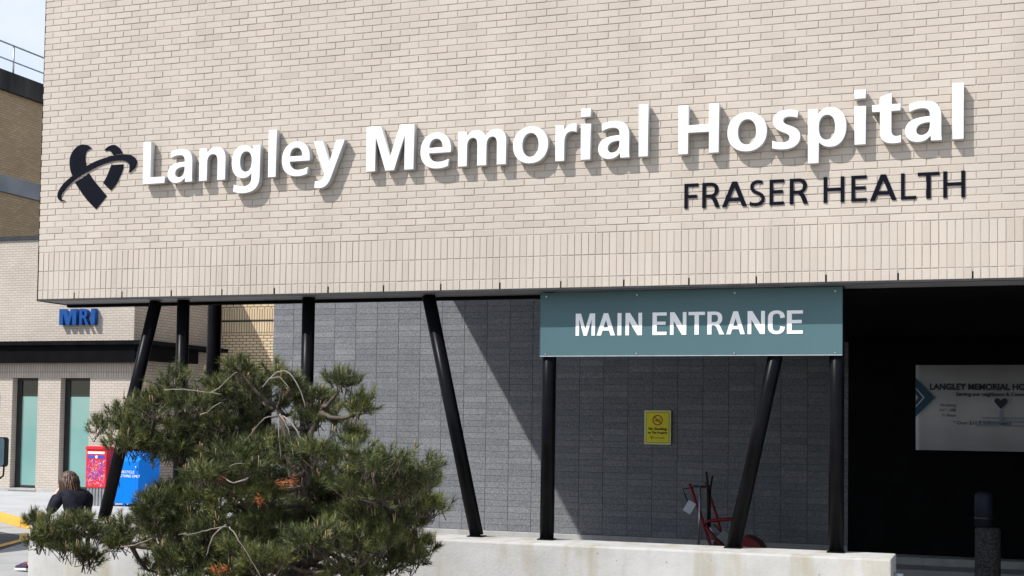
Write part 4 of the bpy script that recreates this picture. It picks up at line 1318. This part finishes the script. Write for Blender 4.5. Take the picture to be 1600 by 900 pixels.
# nose and lips
MB().tube([(-2.335, 3.085, 1.285), (-2.355, 3.098, 1.262), (-2.338, 3.090, 1.250)], [.008, .013, .010], 8).build('nose', M['skin'], pe)
MB().tube([(-2.330, 3.062, 1.226), (-2.338, 3.085, 1.228), (-2.318, 3.100, 1.226)], [.005, .008, .005], 6).build('mouth', pmat('lips', (0.45, 0.16, 0.13)), pe)
for p in ((-2.336, 3.058, 1.292), (-2.308, 3.103, 1.292)):
    MB().lathe(p, [(0, -.009), (.007, -.005), (.009, 0), (.007, .005), (0, .009)], 8).build('eye', M['sign_black'], pe)
# long hair: overlapping locks over a cap
hb = MB()
hc = Vector((-2.235, 3.02, 1.278))
nu, nv = 22, 12
vv, ff = [], []
for i in range(nv + 1):
    th = math.pi * 0.62 * i / nv
    for k in range(nu):
        ph = 2 * math.pi * k / nu
        rr_ = 1 + 0.035 * math.sin(ph * 5 + i * 0.4)
        vv.append(hc + Vector((0.118 * rr_ * math.sin(th) * math.cos(ph), 0.108 * rr_ * math.sin(th) * math.sin(ph), 0.102 * math.cos(th) + 0.002)))
for i in range(nv):
    for k in range(nu):
        ph = 2 * math.pi * (k + .5) / nu
        th = math.pi * 0.62 * (i + .5) / nv
        face = math.sin(th) * math.cos(ph - 2.50) > 0.72 and th > 0.9     # leaves the face open
        if not face:
            ff.append((i * nu + k, i * nu + (k + 1) % nu, (i + 1) * nu + (k + 1) % nu, (i + 1) * nu + k))
hb.add(vv, ff, 0, True)
hr_ = random.Random(9)
for k in range(90):
    ph = 2.5 + 0.85 + hr_.random() * (2 * math.pi - 1.7)
    a0 = hc + Vector((0.105 * math.cos(ph), 0.098 * math.sin(ph), hr_.uniform(-.02, .04)))
    L = hr_.uniform(.20, .30)
    out = Vector((math.cos(ph), math.sin(ph), 0))
    w = Vector((hr_.uniform(-.02, .02), hr_.uniform(-.02, .02), 0))
    pts = [a0, a0 + out * .018 + Vector((.008, 0, -L * .35)), a0 + out * .012 + w + Vector((.03, 0, -L * .7)), a0 + w * 1.5 + Vector((.055, 0, -L))]
    hb.tube(pts, [.016, .017, .014, .004], 7)
hb.build('hair', M['hair'], pe)
def shoe(x, y, z, parent):
    ax = Vector((-0.95, 0.25, -0.05)).normalized()
    sd = Vector((0.25, 0.95, 0)).normalized()
    upv = ax.cross(sd) * -1
    if upv.z < 0: upv = -upv
    c = Vector((x, y, z))
    prof = [(-.10, .036, .085), (-.06, .040, .080), (0, .043, .066), (.06, .047, .048), (.11, .043, .036), (.145, .024, .024)]
    v, f = [], []
    for t, w, h in prof:
        for s, hh in ((-1, 0), (-.9, .55), (-.45, 1), (.45, 1), (.9, .55), (1, 0)):
            v.append(c + ax * t + sd * w * s + upv * h * hh)
    for i in range(len(prof) - 1):
        for k in range(5):
            f.append((i * 6 + k, i * 6 + k + 1, (i + 1) * 6 + k + 1, (i + 1) * 6 + k))
    f.append((0, 1, 2, 3, 4, 5))
    f.append(tuple((len(prof) - 1) * 6 + k for k in (5, 4, 3, 2, 1, 0)))
    o = MB().add(v, f, 0, True).build('shoe', M['shoe'], parent)
    v2, n2 = [], len(prof)
    for dz in (-.028, -.001):
        for t, w, h in prof: v2.append(c + ax * (t * 1.04) + sd * w * 1.08 + upv * dz)
        for t, w, h in reversed(prof): v2.append(c + ax * (t * 1.04) - sd * w * 1.08 + upv * dz)
    m_ = 2 * n2
    f2 = [tuple(range(m_)), tuple(range(2 * m_ - 1, m_ - 1, -1))] + [(i, (i + 1) % m_, m_ + (i + 1) % m_, m_ + i) for i in range(m_)]
    MB().add(v2, f2).build('sole', M['sole'], o)
shoe(-3.06, 3.19, 0.055, pe)
shoe(-2.76, 3.43, 0.045, pe)

# ------------------------------------------------------------------ pine in front of the wall
PADS = [(3.09, -2.82, 2.26, 0.16, 0.14), (2.86, -2.78, 2.12, 0.25, 0.14), (2.47, -2.6, 2.03, 0.26, 0.12), (2.07, -2.3, 1.95, 0.14, 0.07), (3.19, -2.73, 2.07, 0.26, 0.19), (2.87, -2.69, 1.87, 0.36, 0.21), (2.69, -2.82, 1.86, 0.21, 0.13), (3.05, -2.2, 1.92, 0.27, 0.19), (3.1, -2.66, 1.67, 0.262, 0.165), (2.8, -2.71, 1.74, 0.213, 0.097), (3.64, -2.75, 2.43, 0.14, 0.07), (3.6, -2.43, 2.28, 0.21, 0.14), (3.38, -2.26, 2.08, 0.23, 0.24), (4.04, -2.83, 2.34, 0.18, 0.12), (3.97, -2.4, 2.2, 0.2, 0.14), (4.5, -2.77, 2.3, 0.24, 0.08), (4.72, -2.83, 2.14, 0.15, 0.12), (4.15, -2.25, 2.14, 0.2, 0.13), (4.29, -2.67, 2.03, 0.2, 0.08), (3.32, -2.47, 2.29, 0.18, 0.11), (4.43, -2.26, 1.89, 0.11, 0.07), (3.98, -3.1, 1.73, 0.3, 0.155), (3.73, -3.23, 1.63, 0.3, 0.136), (4.24, -2.97, 1.76, 0.242, 0.136), (4.67, -3.2, 1.78, 0.281, 0.126), (5.12, -3.5, 1.72, 0.251, 0.116), (5.3, -3.25, 1.67, 0.184, 0.087), (4.97, -2.29, 1.52, 0.132, 0.091), (5.14, -3.11, 1.54, 0.224, 0.122), (4.85, -3.24, 1.53, 0.275, 0.132), (4.09, -2.48, 1.53, 0.254, 0.152), (3.93, -2.99, 1.49, 0.295, 0.152), (3.3, -2.6, 1.41, 0.315, 0.183), (3.01, -2.6, 1.3, 0.307, 0.184), (3.71, -2.15, 1.88, 0.18, 0.09), (5.27, -2.78, 1.38, 0.133, 0.072), (5.04, -2.62, 1.3, 0.194, 0.082), (4.86, -2.93, 1.33, 0.266, 0.144), (4.17, -2.4, 1.23, 0.286, 0.184), (4.01, -2.92, 1.2, 0.286, 0.174), (3.54, -2.79, 1.18, 0.307, 0.174), (2.79, -2.25, 1.06, 0.286, 0.184), (3.27, -2.81, 0.91, 0.318, 0.185), (3.55, -2.51, 0.9, 0.369, 0.184), (3.75, -2.0, 0.93, 0.327, 0.194), (4.74, -3.11, 1.11, 0.277, 0.164), (4.98, -3.08, 1.16, 0.184, 0.133), (4.76, -2.92, 0.91, 0.307, 0.113), (4.71, -2.24, 1.13, 0.143, 0.072), (4.08, -2.42, 0.8, 0.337, 0.133), (2.93, -2.86, 1.31, 0.174, 0.133), (5.03, -2.72, 1.0, 0.113, 0.082), (1.61, -2.31, 1.04, 0.24, 0.09), (1.83, -2.25, 1.09, 0.27, 0.11), (1.39, -2.19, 1.12, 0.13, 0.05), (2.04, -2.19, 1.02, 0.3, 0.1), (1.84, -2.35, 0.91, 0.16, 0.1), (2.34, -2.23, 1.1, 0.23, 0.11), (2.65, -2.47, 1.22, 0.107, 0.088), (2.81, -2.41, 0.94, 0.195, 0.092), (2.39, -1.89, 0.73, 0.221, 0.074), (2.31, -2.37, 0.99, 0.16, 0.07), (1.48, -2.39, 0.96, 0.11, 0.05), (1.87, -2.19, 0.8, 0.09, 0.07),
        (3.05, -2.75, 1.15, .3, .18), (3.35, -2.8, 1.1, .3, .18), (3.2, -2.7, .85, .3, .16), (3.6, -2.9, .8, .32, .16), (3.0, -2.55, 1.4, .28, .17), (3.3, -2.5, 1.6, .3, .17), (3.95, -3.0, 1.0, .3, .16),
        (3.85, -1.8, 1.58, .34, .2), (3.35, -1.85, 1.25, .34, .2), (3.95, -2.2, 1.45, .3, .2), (4.15, -2.05, 1.25, .3, .2), (4.45, -2.2, 1.45, .3, .2), (4.05, -2.1, 1.0, .3, .2), (4.5, -2.1, 1.0, .3, .2), (3.75, -2.1, 1.15, .3, .2), (3.5, -2.1, 1.05, .3, .2), (4.75, -2.3, .95, .26, .18), (4.95, -2.45, 1.1, .22, .15), (4.6, -2.5, 1.25, .26, .16), (3.45, -2.2, 1.75, .3, .2), (4.3, -3.25, 1.05, .24, .15), (4.55, -3.3, 1.2, .24, .14),
        # hidden lower skirt and far side of the crown
        (3.3, -3.0, 0.62, .40, .18), (4.0, -3.2, 0.58, .42, .18), (4.6, -2.9, 0.60, .40, .18), (2.9, -2.6, 0.55, .34, .16), (4.2, -1.75, 1.4, .34, .2), (3.5, -1.75, 1.5, .34, .2), (4.7, -2.0, 1.3, .3, .18), (3.1, -1.9, 1.15, .3, .18)]
mb = MB()
bed = [(0.6, -4.9), (6.1, -4.9), (6.5, -4.4), (6.5, -0.26), (0.2, -0.26), (0.2, -4.4)]
mb.prism_z(bed, 0.006, 0.06)
tag(mb.build('planting_bed', pmat('bark mulch', (0.03, 0.02, 0.014), (0.09, 0.06, 0.04), 30, 0.95, bump=1.0, bscale=50)), kind='structure')
pine = thing('pine_tree', (3.95, -2.6, 0.0), 'bushy dark green pine with pale candles in front of the concrete wall', 'tree')
org = np.array(ORI[pine])
TB = Vector((3.95, -2.6, 0.0))
trunk = [TB, TB + Vector((-.05, 0, .45)), TB + Vector((.02, .02, .85)), TB + Vector((.12, .02, 1.25)), TB + Vector((.08, .02, 1.6)), TB + Vector((.0, .03, 1.95)), TB + Vector((-.08, .0, 2.2))]
limbs = [trunk,
         [trunk[2], TB + Vector((.45, -.1, 1.05)), TB + Vector((.75, -.25, 1.35)), TB + Vector((1.05, -.4, 1.55))],
         [trunk[1], TB + Vector((-.35, .35, .75)), TB + Vector((-.62, .4, 1.25)), TB + Vector((-.80, .2, 1.75)), TB + Vector((-.9, -.0, 2.1))],
         [trunk[1], TB + Vector((-.6, .12, .85)), TB + Vector((-1.1, .18, .98)), TB + Vector((-1.65, .25, 1.0)), TB + Vector((-2.1, .3, 1.06)), TB + Vector((-2.45, .35, 1.06))],
         [trunk[3], TB + Vector((.25, -.1, 1.6)), TB + Vector((.28, -.1, 1.95)), TB + Vector((.4, -.1, 2.2))],
         [trunk[2], TB + Vector((.5, -.3, .9)), TB + Vector((.9, -.5, 1.0))],
         [TB + Vector((-.80, .2, 1.75)), TB + Vector((-1.2, -.03, 1.86)), TB + Vector((-1.7, .2, 1.9))]]
tb = MB()
samples = []
for li, L in enumerate(limbs):
    r0 = 0.085 if li == 0 else 0.048
    n_ = len(L)
    tb.tube(L, [r0 * (1 - 0.78 * i / (n_ - 1)) for i in range(n_)], 9)
    for i in range(n_ - 1):
        for s in range(6):
            samples.append(L[i].lerp(L[i + 1], s / 6))
pad_twigs = []
for (x, y, z, rx, rz_) in PADS:
    c = Vector((x, y, z - rz_ * 0.3))
    s = min(samples, key=lambda q: (q - c).length + max(0, q.z - c.z) * 0.6 + max(0, c.z - q.z - 0.25) * 1.5)
    mid = s.lerp(c, 0.55) + Vector((0, 0, -0.10 * (c - s).length + random.uniform(-.03, .03)))
    tb.tube([s, s.lerp(mid, .5) + Vector((0, 0, -.02)), mid, c], [.022, .018, .014, .008], 6)
to = tb.build('trunk', M['bark'], pine)

# shoots: bottle-brush tufts of needles
P_, D_, S_, T_ = [], [], [], []
for (x, y, z, rx, rz_) in PADS:
    n_ = int((34 + 1650 * rx * rz_ + 115 * rx) * (0.72 if z > 1.85 else 0.9))
    nl = rng.integers(4, 7)
    lobes = []
    for q in range(nl):
        a = rng.uniform(0, 2 * np.pi)
        rr_ = rng.uniform(0.25, 0.8)
        lobes.append((np.array([x + math.cos(a) * rx * rr_, y + math.sin(a) * rx * 0.8 * rr_, z + rng.uniform(-0.55, 0.5) * rz_]), rng.uniform(0.32, 0.6), rng.normal(0, 0.10)))
    for k in range(n_):
        lc, ls, lt = lobes[rng.integers(0, nl)]
        d = rng.normal(size=3)
        d /= np.linalg.norm(d)
        if d[2] < -0.25: d[2] *= -0.6
        rad = rng.uniform(0.35, 1.0) ** 0.6
        if rng.random() < 0.05: rad *= rng.uniform(1.1, 1.45)
        p = lc + d * np.array([rx * ls, rx * ls * 0.85, max(rz_ * ls * 1.25, 0.05)]) * rad
        dr = d * np.array([1, 1, 0.8]) * 0.75 + np.array([0, 0, 0.65]) + rng.normal(size=3) * 0.32
        dr /= np.linalg.norm(dr)
        P_.append(p); D_.append(dr); S_.append(rng.uniform(0.75, 1.3)); T_.append(lt)
T_ = np.array(T_)
P_, D_, S_ = np.array(P_), np.array(D_), np.array(S_)
NS = len(P_)
NN = 44
t = rng.uniform(0.05, 1.0, (NS, NN))
ph = rng.uniform(0, 2 * np.pi, (NS, NN))
an = np.radians(rng.uniform(28, 62, (NS, NN))) * (1.15 - 0.5 * t)
ln_ = rng.uniform(0.042, 0.066, (NS, NN)) * S_[:, None]
SL = 0.085 * S_
hlp = np.where(np.abs(D_[:, 2:3]) < 0.9, np.array([[0, 0, 1.0]]), np.array([[1.0, 0, 0]]))
A_ = np.cross(D_, hlp); A_ /= np.linalg.norm(A_, axis=1, keepdims=True)
B_ = np.cross(D_, A_)
base = P_[:, None, :] + D_[:, None, :] * (t * SL[:, None])[..., None]
rad_ = A_[:, None, :] * np.cos(ph)[..., None] + B_[:, None, :] * np.sin(ph)[..., None]
nd = D_[:, None, :] * np.cos(an)[..., None] + rad_ * np.sin(an)[..., None]
tip = base + nd * ln_[..., None]
sd = np.cross(nd, rng.normal(size=nd.shape)); sd /= np.linalg.norm(sd, axis=2, keepdims=True) + 1e-9
wd = 0.0021
V = np.stack([base - sd * wd, base + sd * wd, tip + sd * wd * 0.35], 2).reshape(-1, 3) - org
nt = V.shape[0] // 3
me = bpy.data.meshes.new('crown')
me.vertices.add(nt * 3)
me.vertices.foreach_set('co', V.ravel())
me.loops.add(nt * 3)
me.loops.foreach_set('vertex_index', np.arange(nt * 3, dtype=np.int32))
me.polygons.add(nt)
me.polygons.foreach_set('loop_start', np.arange(0, nt * 3, 3, dtype=np.int32))
me.polygons.foreach_set('loop_total', np.full(nt, 3, dtype=np.int32))
tint = np.clip(rng.normal(0.47, 0.22, NS) + T_ * 1.3, 0, 1)
tt = np.clip(np.repeat(tint, NN) + rng.normal(0, 0.12, nt), 0, 1)
at = me.attributes.new('rnd', 'FLOAT', 'FACE')
at.data.foreach_set('value', tt.astype(np.float32))
me.update()
me.validate()
me.materials.append(M['needle'])
crown = link('crown', me, M['needle'], pine)

# woody stems of the shoots, spring candles on the upper shoots
st, ca = MB(), MB()
for i in range(NS):
    p, d = Vector(P_[i]), Vector(D_[i])
    if i % 3 == 0:
        st.tube([p - d * 0.10, p + d * SL[i]], [.004, .003], 3, caps=False, smooth=False)
    if d.z > 0.55 and rng.random() < 0.05:
        for q in range(rng.integers(1, 4)):
            o_ = Vector((rng.normal() * .010, rng.normal() * .010, 0))
            h = rng.uniform(.035, .085)
            b0 = p + d * SL[i] + o_
            ca.tube([b0, b0 + Vector((rng.normal() * .006, rng.normal() * .006, h))], [.0052, .0030], 5)
st.build('twig', M['bark'], pine)['kind'] = 'stuff'
ca.build('candle', M['candle'], pine)['kind'] = 'stuff'
TW = [[(3.97, -3.0, 2.30), (4.09, -3.0, 2.41), (4.2, -3.0, 2.40), (4.30, -3.0, 2.25), (4.33, -3.0, 2.15)],
      [(4.02, -3.0, 2.36), (4.12, -3.02, 2.37), (4.22, -3.02, 2.28)],
      [(4.11, -3.0, 2.08), (4.02, -3.05, 2.06), (3.93, -3.05, 1.97), (3.78, -3.05, 1.81)],
      [(4.15, -3.05, 2.09), (4.22, -3.1, 2.03), (4.27, -3.1, 1.92), (4.30, -3.1, 1.77)],
      [(4.17, -3.05, 2.08), (4.28, -3.1, 2.02), (4.36, -3.12, 1.92), (4.39, -3.12, 1.82)],
      [(4.14, -3.05, 2.07), (4.17, -3.1, 1.94), (4.19, -3.1, 1.75)],
      [(4.03, -3.3, 1.62), (3.92, -3.32, 1.58), (3.82, -3.3, 1.62), (3.76, -3.3, 1.66)],
      [(4.05, -3.3, 1.72), (3.95, -3.34, 1.72), (3.86, -3.32, 1.68)],
      [(3.96, -3.45, 1.27), (3.85, -3.5, 1.25), (3.70, -3.5, 1.21), (3.56, -3.48, 1.20)],
      [(3.94, -3.45, 1.28), (3.88, -3.52, 1.20), (3.83, -3.52, 1.06)],
      [(3.97, -3.45, 1.27), (4.08, -3.5, 1.18), (4.2, -3.5, 1.02), (4.26, -3.48, .92)],
      [(2.43, -2.55, 0.99), (2.61, -2.62, 1.02), (2.75, -2.6, 1.07), (2.86, -2.58, 1.12)],
      [(3.13, -3.05, 2.27), (3.30, -3.05, 2.275), (3.48, -3.05, 2.26), (3.64, -3.05, 2.24)],
      [(3.54, -3.05, 2.25), (3.62, -3.05, 2.29), (3.70, -3.05, 2.36), (3.77, -3.05, 2.41)],
      [(3.49, -3.1, 2.08), (3.57, -3.12, 2.11), (3.66, -3.1, 2.18)]]
for k, L in enumerate(TW):
    q = []
    n_ = len(L)
    for i in range(n_ - 1):
        p0, p1, p2, p3 = (Vector(L[max(0, min(n_ - 1, i + d))]) for d in (-1, 0, 1, 2))
        for t4 in range(4):
            t = t4 / 4
            q.append(0.5 * ((2 * p1) + (p2 - p0) * t + (2 * p0 - 5 * p1 + 4 * p2 - p3) * t * t + (3 * p1 - p0 - 3 * p2 + p3) * t ** 3))
    q.append(Vector(L[-1]))
    q = [v + Vector((random.uniform(-.004, .004), 0, random.uniform(-.004, .004))) for v in q]
    r0 = .0072 if k in (0, 3, 4, 6, 9, 11) else .0048
    MB().tube(q, [r0 * (1 - .45 * i / (len(q) - 1)) for i in range(len(q))], 6).build('bare_twig', M['dead_twig'], pine)
# a few dead orange tufts
for c in [(3.8, -3.28, 1.62), (4.21, -3.45, 1.47), (4.39, -3.28, 1.61), (3.85, -3.45, 0.95), (4.31, -3.3, 1.59), (3.92, -3.42, .96)]:
    on = MB()
    for k in range(42):
        d = Vector(rng.normal(size=3)).normalized()
        b0 = Vector(c) + Vector(rng.normal(size=3)) * .016
        s_ = d.orthogonal().normalized() * .0022
        e_ = b0 + d * rng.uniform(.035, .06)
        on.add([b0 - s_, b0 + s_, e_], [(0, 1, 2)])
    on.build('dead_tuft', M['dead_needle'], pine)
